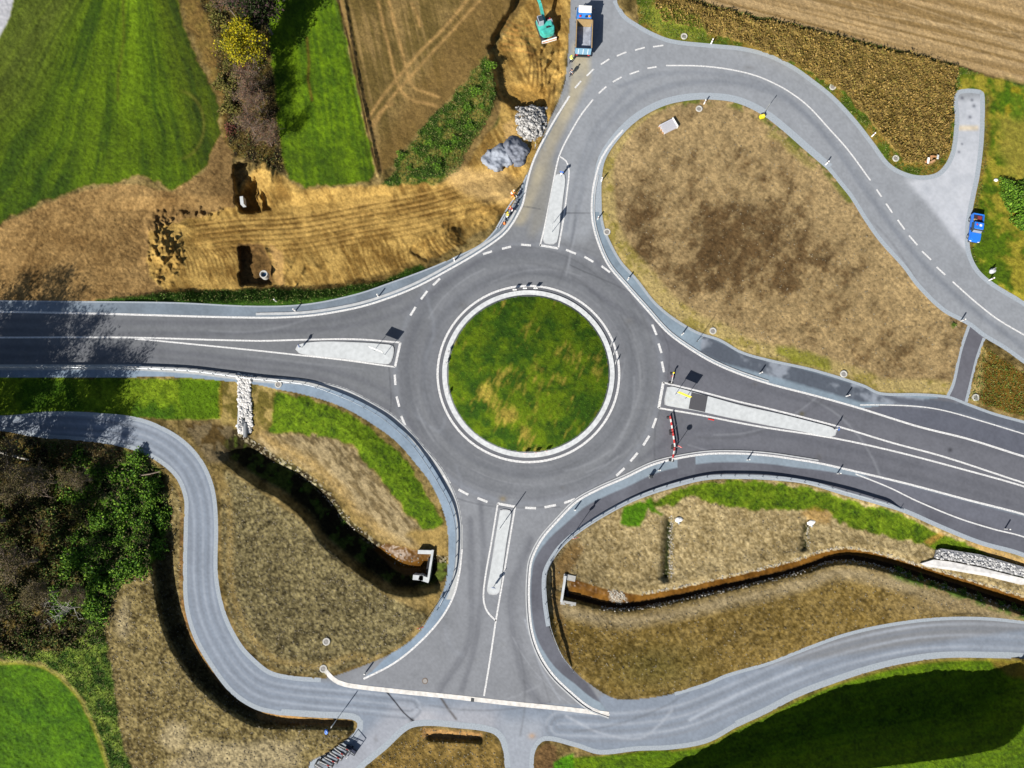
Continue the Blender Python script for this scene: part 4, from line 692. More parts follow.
# ------------------------------------------------------------------ concrete rings and covers
def ring_cover(first, px, py, label, r=.56):
    z = max(zat(px, py), 0)
    if first is None:
        o = thing('manhole_shaft', P(px, py, z), 0, label, 'manhole', 'white concrete manhole shafts beside the roads')
        b = MB().lathe((0, 0, 0), [(.53, -.4), (.53, .12), (.51, .14), (.36, .14), (.34, .12), (.34, .05), (.001, .05)], 28).build('concrete_ring', M('ring_concrete', alb=(.4, .39, .36), rough=.85, var=.12, scale=3), o)
        MB().lathe((0, 0, .06), [(.3, -.04), (.3, .02), (.05, .04), (.001, .04)], 20).build('cover', M('cast_iron', alb=(.2, .19, .18), rough=.7), o)
        return o
    return dup(first, P(px, py, z), random.uniform(0, 6), label)
mh = None
for px, py, lb in [(699, 109, 'manhole shaft ring at the top rim of the big soil island'), (684, 36.5, 'manhole shaft ring in the green verge above the upper road'), (832.5, 87, 'manhole shaft ring between upper road bend and weed strip'), (895.5, 158.5, 'manhole shaft ring in the corner verge left of the lay-by'), (607, 232, 'manhole shaft ring at the left rim of the big soil island'), (712.8, 331, 'manhole shaft ring at the lower soil-island rim beside the tall thin pole'), (843.5, 374, 'manhole shaft ring at the lower right rim of the big soil island'), (975.5, 397.5, 'manhole shaft ring on the small triangle beside the dark footpath'), (326.5, 641.5, 'manhole shaft ring standing out on the speckled soil peninsula'), (323.5, 668.5, 'manhole shaft ring at the left end of the drainage channel'), (278.5, 384.5, 'manhole shaft ring on the sidewalk right of the white stone chute')]:
    o = ring_cover(mh, px, py, lb); mh = mh or o
mc = thing('manhole_cover', P(425, 681, .006), 0, 'round iron cover in the asphalt above the drainage channel', 'manhole cover')
MB().lathe((0, 0, 0), [(.42, 0), (.42, .012), (.34, .012)], 24).build('frame', M('rusty_frame', alb=(.12, .09, .07), rough=.8), mc); MB().lathe((0, 0, 0), [(.3, .01), (.3, .016), (.001, .016)], 24).build('lid', M('iron_lid', alb=(.22, .21, .2), rough=.7), mc)

# ------------------------------------------------------------------ delineator posts
def delineator(first, px, py, label, rz):
    z = zat(px, py)
    if first is None:
        o = thing('delineator_post', P(px, py, z), rz, label, 'delineator post', 'white delineator posts along the roads')
        MB().prism([(-.1, -.07), (.1, -.07), (.05, .07), (-.05, .07)], 0, 1.25).build('post', WHITE, o)
        MB().prism([(-.105, -.075), (.105, -.075), (.055, .075), (-.055, .075)], .85, 1.05).build('black_band', RUBBER, o)
        MB().box((0, -.078, .95), (.05, .012, .14)).build('reflector', RED, o); return o
    return dup(first, P(px, py, z), rz, label)
dp = None
for px, py, lb in [(703.7, 104, 'delineator post beside the manhole ring at the top rim of the big soil island'), (711, 43.5, 'delineator post on the outer side of the upper road near the green verge'), (871.5, 136.5, 'delineator post on the outer edge of the upper road above the lay-by corner'), (825.5, 164.5, 'delineator post on the right rim of the big soil island'), (601.3, 181, 'delineator post on the left rim of the big soil island, highest on that side'), (597.5, 219.5, 'delineator post just above the manhole ring on the left rim of the soil island'), (627.5, 280, 'delineator post midway down the sidewalk left of the soil island'), (681.5, 335, 'delineator post on the sidewalk just left of the tall thin pole'), (759.5, 373.5, 'delineator post on the sidewalk above the long east island'), (846, 396, 'delineator post by the start of the bus bay'), (837, 473.5, 'delineator post below the rounded tip of the long east island'), (747, 460, 'delineator post on the south sidewalk beneath the middle of the east island'), (658.5, 470.5, 'delineator post on the sidewalk by the foot of the red and white barrier'), (574.5, 510, 'delineator post on the sidewalk near the yield sign at lower right'), (295.3, 311, 'delineator post on the north sidewalk above the tip of the west island'), (378.5, 296.5, 'delineator post on the north sidewalk halfway to the ochre mound'), (454.5, 261, 'delineator post on the sidewalk directly below the ochre mound'), (366, 672, 'delineator post on the blue-grey corner at the lower left of the junction'), (960.5, 321, 'delineator post on the upper road by the top of the footpath'), (989, 280, 'delineator post on the verge below the parked blue pickup'), (1004.5, 529, 'delineator post at the far right lower edge of the east road'), (276.5, 301.5, 'delineator post in the shaded green verge of the west road')]:
    o = delineator(dp, px, py, lb, random.uniform(-.5, .5)); dp = dp or o

# ------------------------------------------------------------------ guardrails
def guardrail(label, pts, spacing=1.95, side=1):
    g_ = ground_pts(pts, 0, 3); z0 = 0.0; o = thing('guardrail', (g_[0][0], g_[0][1], 0), 0, label, 'guardrail', 'steel guardrails on the banks'); base = Vector((g_[0][0], g_[0][1], 0))
    cum = np.concatenate([[0], np.cumsum(np.linalg.norm(np.diff(g_[:, :2], axis=0), axis=1))]); L_ = cum[-1]
    at = lambda t: np.array([np.interp(t, cum, g_[:, 0]), np.interp(t, cum, g_[:, 1])])
    bm_ = MB(); ts = np.arange(0, L_, .5); prof = [(0, .42), (.06, .46), (.06, .54), (.0, .61), (.06, .68), (.06, .78), (0, .83)]
    for i, t in enumerate(ts):
        p = at(t); d = at(min(t+.3, L_))-at(max(t-.3, 0)); d /= np.linalg.norm(d); n_ = np.array([-d[1], d[0]])*side; e = ss(np.array(t), 0, 3)*ss(np.array(L_-t), 0, 3)
        for (a, z) in prof: q = p+n_*(a+.06); bm_.v.append(Vector((q[0], q[1], max(z*(.25+.75*e), .05)))-base)
        for (a, z) in prof: q = p+n_*(a+.045); bm_.v.append(Vector((q[0], q[1], max(z*(.25+.75*e)-.004, .045)))-base)
        if i:
            k = i*14; 
            for j in range(6): bm_.f += [(k+j, k+j+1, k+j-13, k+j-14), (k+7+j, k+j-7, k+j-6, k+8+j)]
            bm_.f += [(k, k-14, k-7, k+7), (k+6, k+13, k-1, k-8)]
    bm_.build('beam', GALV, o)
    first = None; n = int(L_/spacing)
    for i in range(n+1):
        p = at(min(.4+i*spacing, L_)); d = at(min(.7+i*spacing, L_))-at(max(.1+i*spacing, 0)); a = math.atan2(d[1], d[0])
        if first is None: first = MB().box((0, 0, .34), (.05, .1, .72)).build('rail_post', GALV, o); q = first
        else: q = first.copy(); C.objects.link(q); q.parent = o
        q.location = Vector((p[0], p[1], 0))-base; q.rotation_euler = (0, 0, a)
    return o
guardrail('long steel guardrail curving round the south-west bank from the left edge', [(-60, 368.5), (0, 368.5), (100, 368.5), (180, 371), (225, 376), (256, 380), (306, 385.5), (331, 393.5), (356, 404), (381, 418), (396, 430), (411, 444), (426, 464), (438.5, 484), (450, 506), (455, 526), (455.5, 549), (453, 574), (446, 592), (437, 610)], 1.95, 1)
guardrail('long steel guardrail curving round the south-east bank', [(903, 509.5), (875.5, 501), (843, 491.5), (805, 483), (768, 477.5), (737, 476.2), (707, 477.2), (674, 484.5), (637, 497.5), (607, 512.5), (579, 530), (561, 545.5), (550.5, 561), (545, 576), (545, 600), (547.5, 618), (554.5, 640), (562, 656), (573, 671)], 2.05, 1)

# ------------------------------------------------------------------ signs
def up(px, py, d=(0, 0), z=0): return P(px, py, 0)+Vector((0, 0, z))
def two_post_sign(label, a, b, front, z0=2.15, z1=3.35, z=.128, over=.18):
    A = P(*a); B = P(*b); c = (A+B)/2; d = B-A; L_ = d.length; o = thing('two_post_sign', (c.x, c.y, z), math.atan2(d.y, d.x), label, 'road sign', 'direction signs on the splitter islands')
    for s_ in (-1, 1): MB().tube([(s_*L_/2, 0, 0), (s_*L_/2, 0, z1)], .04, 8).build('post', GALV, o)
    MB().box((0, -.055, (z0+z1)/2), (L_+2*over, .03, z1-z0)).build('sign_face', front, o); MB().box((0, -.03, (z0+z1)/2), (L_+2*over-.02, .02, z1-z0-.02)).build('sign_back', GALV, o)
    return o
two_post_sign('two-post direction sign near the broad end of the west island', (374.3, 350.8), (385, 355), WHITE)
two_post_sign('two-post yellow direction sign at the roundabout end of the east island', (675, 394.8), (685, 399), YEL)
two_post_sign('two-post direction sign standing lengthwise on the north island', (552, 232.5), (552.5, 224.5), WHITE, 1.5, 2.7, over=.1)
two_post_sign('two-post direction sign standing lengthwise on the south island', (500, 528), (505.8, 519.5), WHITE, 2.0, 3.6, over=.12)
BLUES = M('sign_blue', alb=(.02, .12, .5), rough=.4)
def post_sign(label, px, py, h, plates, name='road_sign', rz=0, z=None, group=None):
    o = thing(name, P(px, py, zat(px, py) if z is None else z), rz, label, 'road sign', group); MB().tube([(0, 0, 0), (0, 0, h)], .04, 8).build('post', GALV, o)
    for (kind, zc, sz, mt) in plates:
        m_ = MB()
        if kind == 'round': m_.plate([(sz*math.cos(t), -.06, zc+sz*math.sin(t)) for t in np.linspace(0, 2*math.pi, 24, endpoint=False)], .03)
        elif kind == 'tri': m_.plate([(-sz, -.06, zc+sz*.58), (sz, -.06, zc+sz*.58), (0, -.06, zc-sz*1.15)], .03)
        elif kind == 'bar': m_.box((0, -.085, zc), (sz*1.2, .01, sz*.3))
        elif kind == 'inner': m_.plate([(-sz, -.08, zc+sz*.58), (sz, -.08, zc+sz*.58), (0, -.08, zc-sz*1.15)], .01)
        elif kind == 'arrow': m_.plate([(-.03, -.08, zc+.2), (.05, -.08, zc+.2), (.05, -.08, zc-.02), (.14, -.08, zc-.02), (.01, -.08, zc-.22), (-.12, -.08, zc-.02), (-.03, -.08, zc-.02)], .01)
        else: m_.box((0, -.06, zc), (sz[0], .03, sz[1]))
        m_.build({'round': 'round_plate', 'tri': 'triangle_plate', 'bar': 'white_bar', 'inner': 'white_triangle', 'arrow': 'arrow'}.get(kind, 'rectangular_plate'), mt, o)
    return o
KR = [('round', 1.45, .3, BLUES), ('arrow', 1.45, 1, WHITE), ('box', .75, (.3, .75), WHITE)]
post_sign('keep-right sign at the rounded tip of the west island', 302, 347.5, 1.9, KR, rz=R(-70), z=.128, group='keep-right signs on the island tips')
post_sign('keep-right sign at the top end of the north island', 561, 176.5, 1.9, KR, rz=R(170), z=.128, group='keep-right signs on the island tips')
post_sign('keep-right sign at the rounded outer tip of the east island', 834, 429.5, 1.9, KR, rz=R(78), z=.128, group='keep-right signs on the island tips')
post_sign('keep-right sign at the bottom end of the south island', 494, 586, 2.2, KR, rz=R(-10), z=.128, group='keep-right signs on the island tips')
post_sign('no-entry sign rising behind the red and white barrier', 675.5, 447.5, 3.2, [('round', 2.85, .36, RED), ('bar', 2.85, .38, WHITE)], rz=R(-28))
post_sign('tall signpost with round plate and yield triangle on the south-east sidewalk', 572.5, 535.5, 4.9, [('round', 3.75, .36, WHITE), ('tri', 4.55, .5, RED), ('inner', 4.55, .34, WHITE)], rz=R(20))
post_sign('tall signpost with yield triangle at the lower end of the left guardrail', 424, 622, 5.0, [('tri', 3.7, .52, RED), ('inner', 3.7, .36, WHITE), ('box', 4.7, (.14, .6), WHITE)], rz=R(15))
post_sign('signpost with a tall narrow plate on the strip beside the lower ditch', 337.5, 718.5, 3.6, [('box', 2.6, (.35, 1.9), WHITE)], rz=R(60))
post_sign('small yellow round sign between the rock pile and the north leg', 535, 148.5, 2.2, [('round', 1.9, .18, YEL), ('box', 1.2, (.22, .5), WHITE)], rz=R(60))
post_sign('slim signpost beside the yellow box at the top of the soil island', 763.6, 113.2, 2.9, [('box', 2.65, (.12, .35), GALV)], rz=R(60))
tp = thing('tall_pole', P(697, 341.5, 0), 0, 'tall thin bare pole on the sidewalk at the lower rim of the soil island', 'pole'); MB().tube([(0, 0, 0), (0, 0, 4.1)], [.045, .03], 8).build('shaft', GALV, tp); MB().tube([(0, 0, 0), (0, 0, .25)], .09, 10).build('foot_sleeve', DKST, tp)
yb = thing('signal_box', P(761.5, 117.5, zat(761, 117)), R(15), 'small bright yellow box on the verge at the top of the soil island', 'box'); MB().box((0, 0, .32), (.75, .5, .6)).build('case', YEL, yb, .03); MB().box((0, 0, .64), (.5, .3, .05)).build('lid', M('pale_yellow', alb=(.8, .68, .1)), yb); MB().box((.25, .2, .75), (.08, .06, .25)).build('handle', RUBBER, yb)
def chevron(first, px, py, rz, label):
    if first is None:
        o = thing('chevron_sign', P(px, py, .15), rz, label, 'chevron sign', 'chevron signs around the central island'); MB().tube([(0, .04, 0), (0, .04, 1.0)], .03, 6).build('post', GALV, o); MB().box((0, 0, .68), (.6, .03, .6)).build('plate', WHITE, o)
        for k in (0,): MB().plate([(-.2, -.022, .93), (0, -.022, .93), (.2, -.022, .68), (0, -.022, .43), (-.2, -.022, .43), (0, -.022, .68)], .008).build('chevron', RED, o)
        return o
    return dup(first, P(px, py, .15), rz, label)
cs = None
for side, rz, ps in [('top', 180, [(514.6, 291), (524.8, 289.6), (535.4, 289.5)]), ('right', 75, [(610.6, 345.4), (613.4, 353.6), (615, 363)]), ('bottom', 0, [(525.6, 453.5), (536, 453), (546.5, 451.3)]), ('left', -85, [(448.6, 352), (446.2, 363), (448.6, 393.5)])]:
    for k, (px, py) in enumerate(ps):
        pos = {'top': ('leftmost', 'middle', 'rightmost'), 'bottom': ('leftmost', 'middle', 'rightmost')}.get(side, ('upper', 'middle', 'lower'))[k]
        o = chevron(cs, px, py, R(rz), f'{pos} of the three small chevron signs on the {side} rim of the central island'); cs = cs or o
# small culvert marker near the footway
fig = thing('litter_bin', P(650.3, 476.8, 0), 0, 'small dark bin with a pale foot on the dark south-east footway', 'bin'); MB().lathe((0, 0, .25), [(.22, 0), (.26, .6), (.2, .68), (.001, .7)], 16).build('bin_body', DKST, fig); MB().box((0, 0, .12), (.4, .4, .24)).build('foot', CONC, fig); MB().tube([(.3, 0, 0), (.3, 0, 1.1)], .03, 6).build('post', GALV, fig)
# ------------------------------------------------------------------ barriers
def barrier(first, a, b, label, h=1.05):
    A = P(*a); B = P(*b); d = B-A; c = (A+B)/2; L_ = d.length
    o = thing('road_barrier', (c.x, c.y, 0), math.atan2(d.y, d.x), label, 'barrier', 'red and white barriers across the east lane')
    n = max(3, int(L_/.45))
    for zb in (.95, .45):
        bd = MB().box((0, 0, zb), (L_, .04, .25)).build('board', WHITE, o)
        for k in range(0, n, 2): MB().box((-L_/2+(k+.5)*L_/n, 0, zb), (L_/n, .05, .256)).build('red_stripe', RED, bd)
    for s_ in (-1, 1): MB().tube([(s_*(L_/2-.15), 0, 0), (s_*(L_/2-.15), 0, 1.1)], .03, 6).build('post', GALV, o); MB().box((s_*(L_/2-.15), 0, .06), (.3, .75, .12)).build('foot', RUBBER, o)
    return o
barrier(None, (668.9, 416.5), (671.6, 432), 'red and white barrier closest to the east island across the lane')
barrier(None, (671.7, 432.8), (673.8, 447), 'red and white barrier in the middle of the closed lane')
barrier(None, (673.6, 447.6), (671, 461.5), 'white barrier nearest the sidewalk at the closed lane')
b4 = thing('warning_beacon', P(670.5, 383.5), ang((670, 383), (672, 372)), 'short white barrier with a yellow warning lamp above the east island corner', 'beacon')
MB().box((.8, 0, .7), (1.7, .05, .25)).build('board', WHITE, b4); MB().box((1.1, 0, .35), (.25, .055, .9)).build('red_panel', RED, b4); MB().lathe((1.5, 0, .85), [(.12, 0), (.14, .2), (.1, .3), (.001, .32)], 14).build('lamp', YEL, b4); MB().box((.1, 0, .05), (.3, .7, .1)).build('foot', RUBBER, b4); MB().box((1.5, 0, .05), (.3, .7, .1)).build('foot', RUBBER, b4); MB().tube([(1.5, 0, 0), (1.5, 0, .9)], .03, 6).build('post', GALV, b4); MB().tube([(.1, 0, 0), (.1, 0, .85)], .03, 6).build('post', GALV, b4)
rp = MB().box(P(711, 419.6)+Vector((0, 0, .05)), (.9, .14, .08), ang((705, 418), (717, 420.5))); tag(rp.build('red_plank', RED), 'short red plank lying by the lower kerb of the east island', 'plank')
# stack of folded barriers and frames at the bottom left spur
t = P(347, 750); stk = ang((330, 766), (358, 735))
fr = None
for k, (px, py) in enumerate([(322, 766), (327, 762), (332, 758), (337, 754), (341, 750), (346, 746)]):
    lb = ['barrier frame at the outer end of the stored row in the lower left spur', 'second barrier frame from the outer end of the stored row', 'third barrier frame from the outer end of the stored row', 'third barrier frame from the road end of the stored row', 'second barrier frame from the road end of the stored row', 'barrier frame at the road end of the stored row in the lower left spur'][k]
    if fr is None:
        fr = thing('barrier_frame', P(px, py), stk-R(78), lb, 'barrier', 'barrier frames stored in a row on the spur road')
        MB().tube([(-.95, 0, .1), (-.95, 0, 1.05), (.95, 0, 1.05), (.95, 0, .1)], .035, 6).build('frame_tube', DKST, fr); MB().box((0, 0, .82), (1.9, .05, .22)).build('upper_board', WHITE, fr); MB().box((0, 0, .4), (1.9, .05, .2)).build('lower_board', DKST, fr)
        for s_ in (-1, 1): MB().box((s_*.9, 0, .06), (.22, .8, .12)).build('foot', RUBBER, fr)
        MB().box((.4, 0, .82), (.35, .056, .226)).build('red_stripe', RED, fr)
    else: dup(fr, P(px, py), stk-R(78)+random.uniform(-.15, .15), lb)
sg = post_sign('folded round-plate sign lying against the stored barrier frames', 349, 754, 1.0, [('round', .75, .38, WHITE), ('box', .35, (.3, .3), RED)], 'stored_sign', stk)
tr = thing('tall_barrier_frame', P(352, 748), stk-R(80), 'tallest dark frame of the stored row casting crossed shadows', 'frame'); MB().tube([(-.8, 0, 0), (-.8, 0, 1.9), (.8, 0, 1.6), (.8, 0, 0)], .06, 6).build('hoop', DKST, tr); MB().tube([(-.8, 0, 1), (.8, 0, 1.2)], .05, 6).build('cross_bar', DKST, tr); MB().box((0, 0, .4), (1.5, .3, .5)).build('ballast', NAVY, tr)
bs = thing('plastic_bag', P(326.5, 731.5, zat(326.5, 731.5)), .3, 'small crumpled blue bag on the soil below the lower ditch', 'bag'); MB().ico((0, 0, .12), .28, 2, (1, 1.2, .5), .2).build('bag_body', M('blue_plastic', alb=(.08, .2, .6), rough=.4), bs, smooth=False); MB().ico((0, .25, .2), .12, 1, (.6, 1, 1), .3).build('knot', M('blue_plastic', alb=(.08, .2, .6)), bs)

# ------------------------------------------------------------------ culverts
def wall_run(m_, pts, z0, z1, th):
    g_ = [P(a, b, z1) for a, b in pts]
    for a, b in zip(g_[:-1], g_[1:]):
        d = b-a; c = (a+b)/2; m_.box((c.x, c.y, (z0+z1)/2), (d.length+th*.9, th, z1-z0), math.atan2(d.y, d.x))
    return m_
ca = P(430, 565, -1); cu = thing('culvert_headwall', (ca.x, ca.y, 0), 0, 'pale culvert headwall at the brown pool left of the roundabout', 'culvert')
def rel(o, m_, name, mat_, bevel=0): 
    m_.v = [v-Vector(o.location) for v in m_.v]; return m_.build(name, mat_, o, bevel)
rel(cu, wall_run(MB(), [(432.6, 551), (428.2, 579.5)], -3.6, -.55, .32), 'headwall', CONC); rel(cu, wall_run(MB(), [(419.5, 552), (431, 552.3)], -3.6, -.85, .55), 'wing_wall', CONC); rel(cu, wall_run(MB(), [(415, 577.5), (421, 578), (427, 580)], -3.6, -.95, .7), 'wing_wall', CONC)
rel(cu, MB().box(P(428.5, 565, -2.4), (.3, 2.1, 1.3), R(-9)), 'pipe_mouth', DARK)
cb_ = P(563, 590, -1); cu2 = thing('culvert_headwall', (cb_.x, cb_.y, 0), 0, 'pale culvert headwall with wing walls where the creek leaves right of the roundabout', 'culvert')
rel(cu2, wall_run(MB(), [(565.3, 577), (561.5, 601)], -3.4, -.7, .34), 'headwall', CONC); rel(cu2, wall_run(MB(), [(566, 577), (573, 578.5)], -3.4, -1.0, .8), 'wing_wall', CONC2); rel(cu2, wall_run(MB(), [(562.5, 602.5), (574, 604.5)], -3.4, -.9, .6), 'wing_wall', CONC2)
rel(cu2, wall_run(MB(), [(582, 611.5), (612, 608.5)], -2.8, -1.55, .22), 'low_wall', CONC); rel(cu2, wall_run(MB(), [(588, 579), (612, 586)], -2.8, -1.75, .25), 'low_wall', CONC2); rel(cu2, MB().box(P(566.5, 589, -2.5), (.3, 2.2, 1.3), R(9)), 'pipe_mouth', DARK)
# ------------------------------------------------------------------ scattered stones / leaves as vectorised meshes
def quads(name, pos, size, tones, mat_, up_=.35, parent=None, tri=False):
    n = len(pos); a = RNG.normal(size=(n, 3)); a[:, 2] *= up_; a /= np.linalg.norm(a, axis=1)[:, None]; b = RNG.normal(size=(n, 3)); b -= (b*a).sum(1)[:, None]*a; b /= np.linalg.norm(b, axis=1)[:, None]
    s_ = (size*(RNG.random(n)*.8+.6))[:, None] if np.ndim(size) else (size*(RNG.random(n)*.8+.6))[:, None]
    co = np.stack([pos-a*s_, pos-b*s_*.6, pos+a*s_, pos+b*s_*.6], 1).reshape(-1, 3)
    me = bpy.data.meshes.new(name); me.vertices.add(n*4); me.vertices.foreach_set('co', co.astype(np.float32).ravel()); me.loops.add(n*4); me.loops.foreach_set('vertex_index', np.arange(n*4, dtype=np.int32)); me.polygons.add(n); me.polygons.foreach_set('loop_start', np.arange(0, n*4, 4, dtype=np.int32))
    ca = me.color_attributes.new('tone', 'FLOAT_COLOR', 'POINT'); cc = np.ones((n*4, 4), np.float32); cc[:, :3] = np.repeat(tones, 4, axis=0); ca.data.foreach_set('color', cc.ravel()); me.update(calc_edges=True); me.materials.append(mat_)
    o = bpy.data.objects.new(name, me); C.objects.link(o)
    if parent: o.parent = parent
    return o
bmr = bmesh.new(); bmesh.ops.create_icosphere(bmr, subdivisions=1, radius=1); IV = np.array([v.co[:] for v in bmr.verts]); IF = np.array([[v.index for v in f.verts] for f in bmr.faces]); bmr.free()
def stones(name, pos, size, tones, parent=None, flat=.7):
    n = len(pos); v = IV[None]*(1+RNG.uniform(-.28, .28, (n, len(IV), 1))); sc = size[:, None]*RNG.uniform(.7, 1.2, (n, 3))*np.array([1, 1, flat]); th = RNG.random(n)*6.28; c, s_ = np.cos(th)[:, None], np.sin(th)[:, None]
    v = v*sc[:, None]; v = np.stack([v[..., 0]*c-v[..., 1]*s_, v[..., 0]*s_+v[..., 1]*c, v[..., 2]], -1)+pos[:, None]; k = len(IV)
    f = (IF[None]+(np.arange(n)*k)[:, None, None]).reshape(-1); me = bpy.data.meshes.new(name); me.vertices.add(n*k); me.vertices.foreach_set('co', v.astype(np.float32).ravel()); me.loops.add(len(f)); me.loops.foreach_set('vertex_index', f.astype(np.int32)); me.polygons.add(len(f)//3); me.polygons.foreach_set('loop_start', np.arange(0, len(f), 3, dtype=np.int32))
    ca = me.color_attributes.new('tone', 'FLOAT_COLOR', 'POINT'); cc = np.ones((n*k, 4), np.float32); cc[:, :3] = np.repeat(tones, k, axis=0); ca.data.foreach_set('color', cc.ravel()); me.update(calc_edges=True); me.materials.append(STONE)
    o = bpy.data.objects.new(name, me); C.objects.link(o)
    if parent: o.parent = parent
    return o
def sample(msk, n, region=None):
    w_ = np.where((X > -25) & (X < 1050) & (Y > -25) & (Y < 794), msk, 0).ravel(); w_ = w_/w_.sum(); k = RNG.choice(len(w_), n, p=w_); px = X.ravel()[k]+RNG.uniform(-.5, .5, n); py = Y.ravel()[k]+RNG.uniform(-.5, .5, n); z = Z.ravel()[k]; a = Pn(px, py, z); return np.stack(a, -1), px, py
def greys(n, lo, hi, tint=(1, 1, 1)): return (RNG.uniform(lo, hi, (n, 1))*np.array(tint)).clip(0, .8)
# rock pile
mp = mask([(516, 109), (522, 106), (548, 107), (549, 118), (545, 128), (540, 142), (533, 152), (526, 146), (518, 135), (514, 118)], .5, 1)
pos, px, py = sample(mp, 900); hh = 1.5*np.clip(1-((px-531)/17)**2-((py-123)/19)**2, 0, 1)**.7; pos[:, 2] = zat(531, 125)*0-.9+hh+RNG.uniform(-.1, .25, 900)+.3
q_ = Pn(px, py, pos[:, 2]); pos[:, 0], pos[:, 1] = q_[0], q_[1]
tag(stones('rock_pile', pos, RNG.uniform(.08, .36, 900)**1.0, greys(900, .14, .42, (1, .98, .95))), 'heap of pale broken rocks beside the north leg', None, None, 'stuff')
def heap(name, label, poly, h, cx, cy, rx_, ry_, tone, ridge=()):
    p = spl(np.vstack([poly, poly[:1]]), 2); x0, y0 = p.min(0); x1, y1 = p.max(0); m_ = MB(); xs = np.arange(x0, x1+1, 1.0); ys = np.arange(y0, y1+1, 1.0); XX, YY = np.meshgrid(xs, ys); ins = inside(p, XX+(fbm(XX, YY, 4, 311, 3)-.5)*7, YY+(fbm(XX, YY, 4, 315, 3)-.5)*7)
    d = blur(np.pad(ins.astype(float), 4), 3)[4:-4, 4:-4]; z = h*np.clip((d-.25)/.75, 0, 1)**.8*(.6+.7*fbm(XX, YY, 7, 301, 3))
    for (a, b, c, e) in ridge: z = z+c*np.exp(-((XX-a)**2+(YY-b)**2)/e**2)*np.clip(d*1.6-.4, 0, 1)
    z = np.maximum(z, .3*ins)+.8*(fbm(XX, YY, 4, 305, 3)-.5)*ins; z = z-.6; zz = np.where(ins, z, -1.5); ids = {}
    aa = Pn(XX, YY, zz)
    for j in range(len(ys)):
        for i in range(len(xs)): ids[j, i] = len(m_.v); m_.v.append(Vector((aa[0][j, i], aa[1][j, i], zz[j, i])))
    for j in range(len(ys)-1):
        for i in range(len(xs)-1):
            if ins[j, i] or ins[j+1, i+1]: m_.f.append((ids[j, i], ids[j+1, i], ids[j+1, i+1], ids[j, i+1]))
    o = m_.build(name, tone, None, 0, True); o['kind'] = 'stuff'; o['label'] = label; return o
heap('gravel_heap', 'pale blue-grey crushed gravel heap by the construction road', [(480, 158), (486, 151), (495, 147), (503, 143), (509, 150), (514, 160), (511, 166), (505, 168), (498, 172), (490, 170), (482, 164)], 1.3, 0, 0, 0, 0, M('light_gravel', (176, 184, 198), .95, var=.16, scale=4, bump=.6), [(500, 152, .8, 5)])
heap('gravel_heap', 'darker grey gravel heap below the pile of rocks', [(505, 138), (515, 134), (522, 140), (530, 150), (527, 158), (524, 165), (514, 166), (508, 156), (502, 147)], 1.6, 0, 0, 0, 0, M('dark_gravel', (138, 144, 158), .95, var=.2, scale=4, bump=.6), [(508, 143, .9, 4), (522, 148, .8, 4)])
# stone chute with pipe
cp = [(233, 374), (238, 378), (238.5, 392), (239, 408), (239.5, 420), (236.5, 426), (240, 433), (243, 434), (251, 431), (253, 425), (251.5, 418), (251, 400), (250.5, 384), (251, 379), (257, 376.5)]
cc0 = P(245, 405, 0); cht = thing('stone_chute', (cc0.x, cc0.y, 0), 0, 'white stone-lined drainage chute running down from the west sidewalk', 'drainage chute')
mch = mask(cp, 0, 0); m_ = MB(); w_ = [P(a, b, max(zat(a, b), -2)+.1) for a, b in cp]; 
pos, px, py = sample(mch, 900); pos[:, 2] += .1; q_ = Pn(px, py, pos[:, 2]); pos[:, 0], pos[:, 1] = q_[0], q_[1]; o = stones('stone_lining', pos-np.array(cht.location), RNG.uniform(.12, .3, 900), greys(900, .32, .58, (1, .98, .95)), cht, .5); o['kind'] = 'stuff'
g_ = MB(); strip(g_, [(238, 380), (239, 405), (238, 428)], -.15, .05, .0, .3); rel(cht, g_, 'side_kerb', CONC)
pp = P(245.5, 429, zat(245, 429)+.15); d_ = Vector((.02, -1, -.12)); rel(cht, MB().tube([pp-d_*.9, pp+d_*1.2], .34, 16), 'pipe', M('grey_pipe', alb=(.16, .17, .18), rough=.6)); rel(cht, MB().tube([pp+d_*1.15, pp+d_*1.25], .27, 16), 'pipe_mouth', DARK)
# stone revetment far right
rv0 = P(985, 570, 0); rv = thing('stone_revetment', (rv0.x, rv0.y, 0), 0, 'white and grey stone bank facing by the creek at the right edge', 'stone facing')
def slab(o, name, poly, zs, mat_, th=.3):
    m_ = MB(); w_ = [P(a, b, z)-Vector(o.location) for (a, b), z in zip(poly, zs)]; n = len(w_); m_.v = w_+[v-Vector((0, 0, th)) for v in w_]; m_.f = [tuple(range(n))[::-1], tuple(range(n, 2*n))]+[(i, (i+1) % n, n+(i+1) % n, n+i) for i in range(n)]; return m_.build(name, mat_, o)
slab(rv, 'upper_facing', [(935, 558), (937, 550), (941, 548.5), (980, 554.5), (1024, 567), (1110, 592), (1110, 602), (1024, 577), (980, 566), (950, 560)], [-.7, -.5, -.45, -.45, -.45, -.45, -.8, -.8, -.8, -.75], M('rough_grey_stone', (150, 152, 158), .95, var=.35, scale=2.4, bump=.9))
slab(rv, 'lower_apron', [(921, 563.5), (934, 559.6), (950, 561.5), (980, 567.3), (1024, 578.5), (1110, 603.5), (1110, 612), (1024, 585.5), (985, 576), (950, 570), (928, 567)], [-.85, -.78, -.78, -.82, -.82, -.82, -1.0, -1.0, -1.0, -1.0, -.95], M('white_stone', alb=(.46, .455, .45), rough=.9, var=.2, scale=1.5, bump=.4))
pos, px, py = sample(mask([(937, 550), (980, 556), (1024, 568), (1050, 576), (1050, 584), (1024, 576), (980, 565), (936, 558)], 0, 0), 500); pos[:, 2] = -.5; q_ = Pn(px, py, pos[:, 2]); pos[:, 0], pos[:, 1] = q_[0], q_[1]
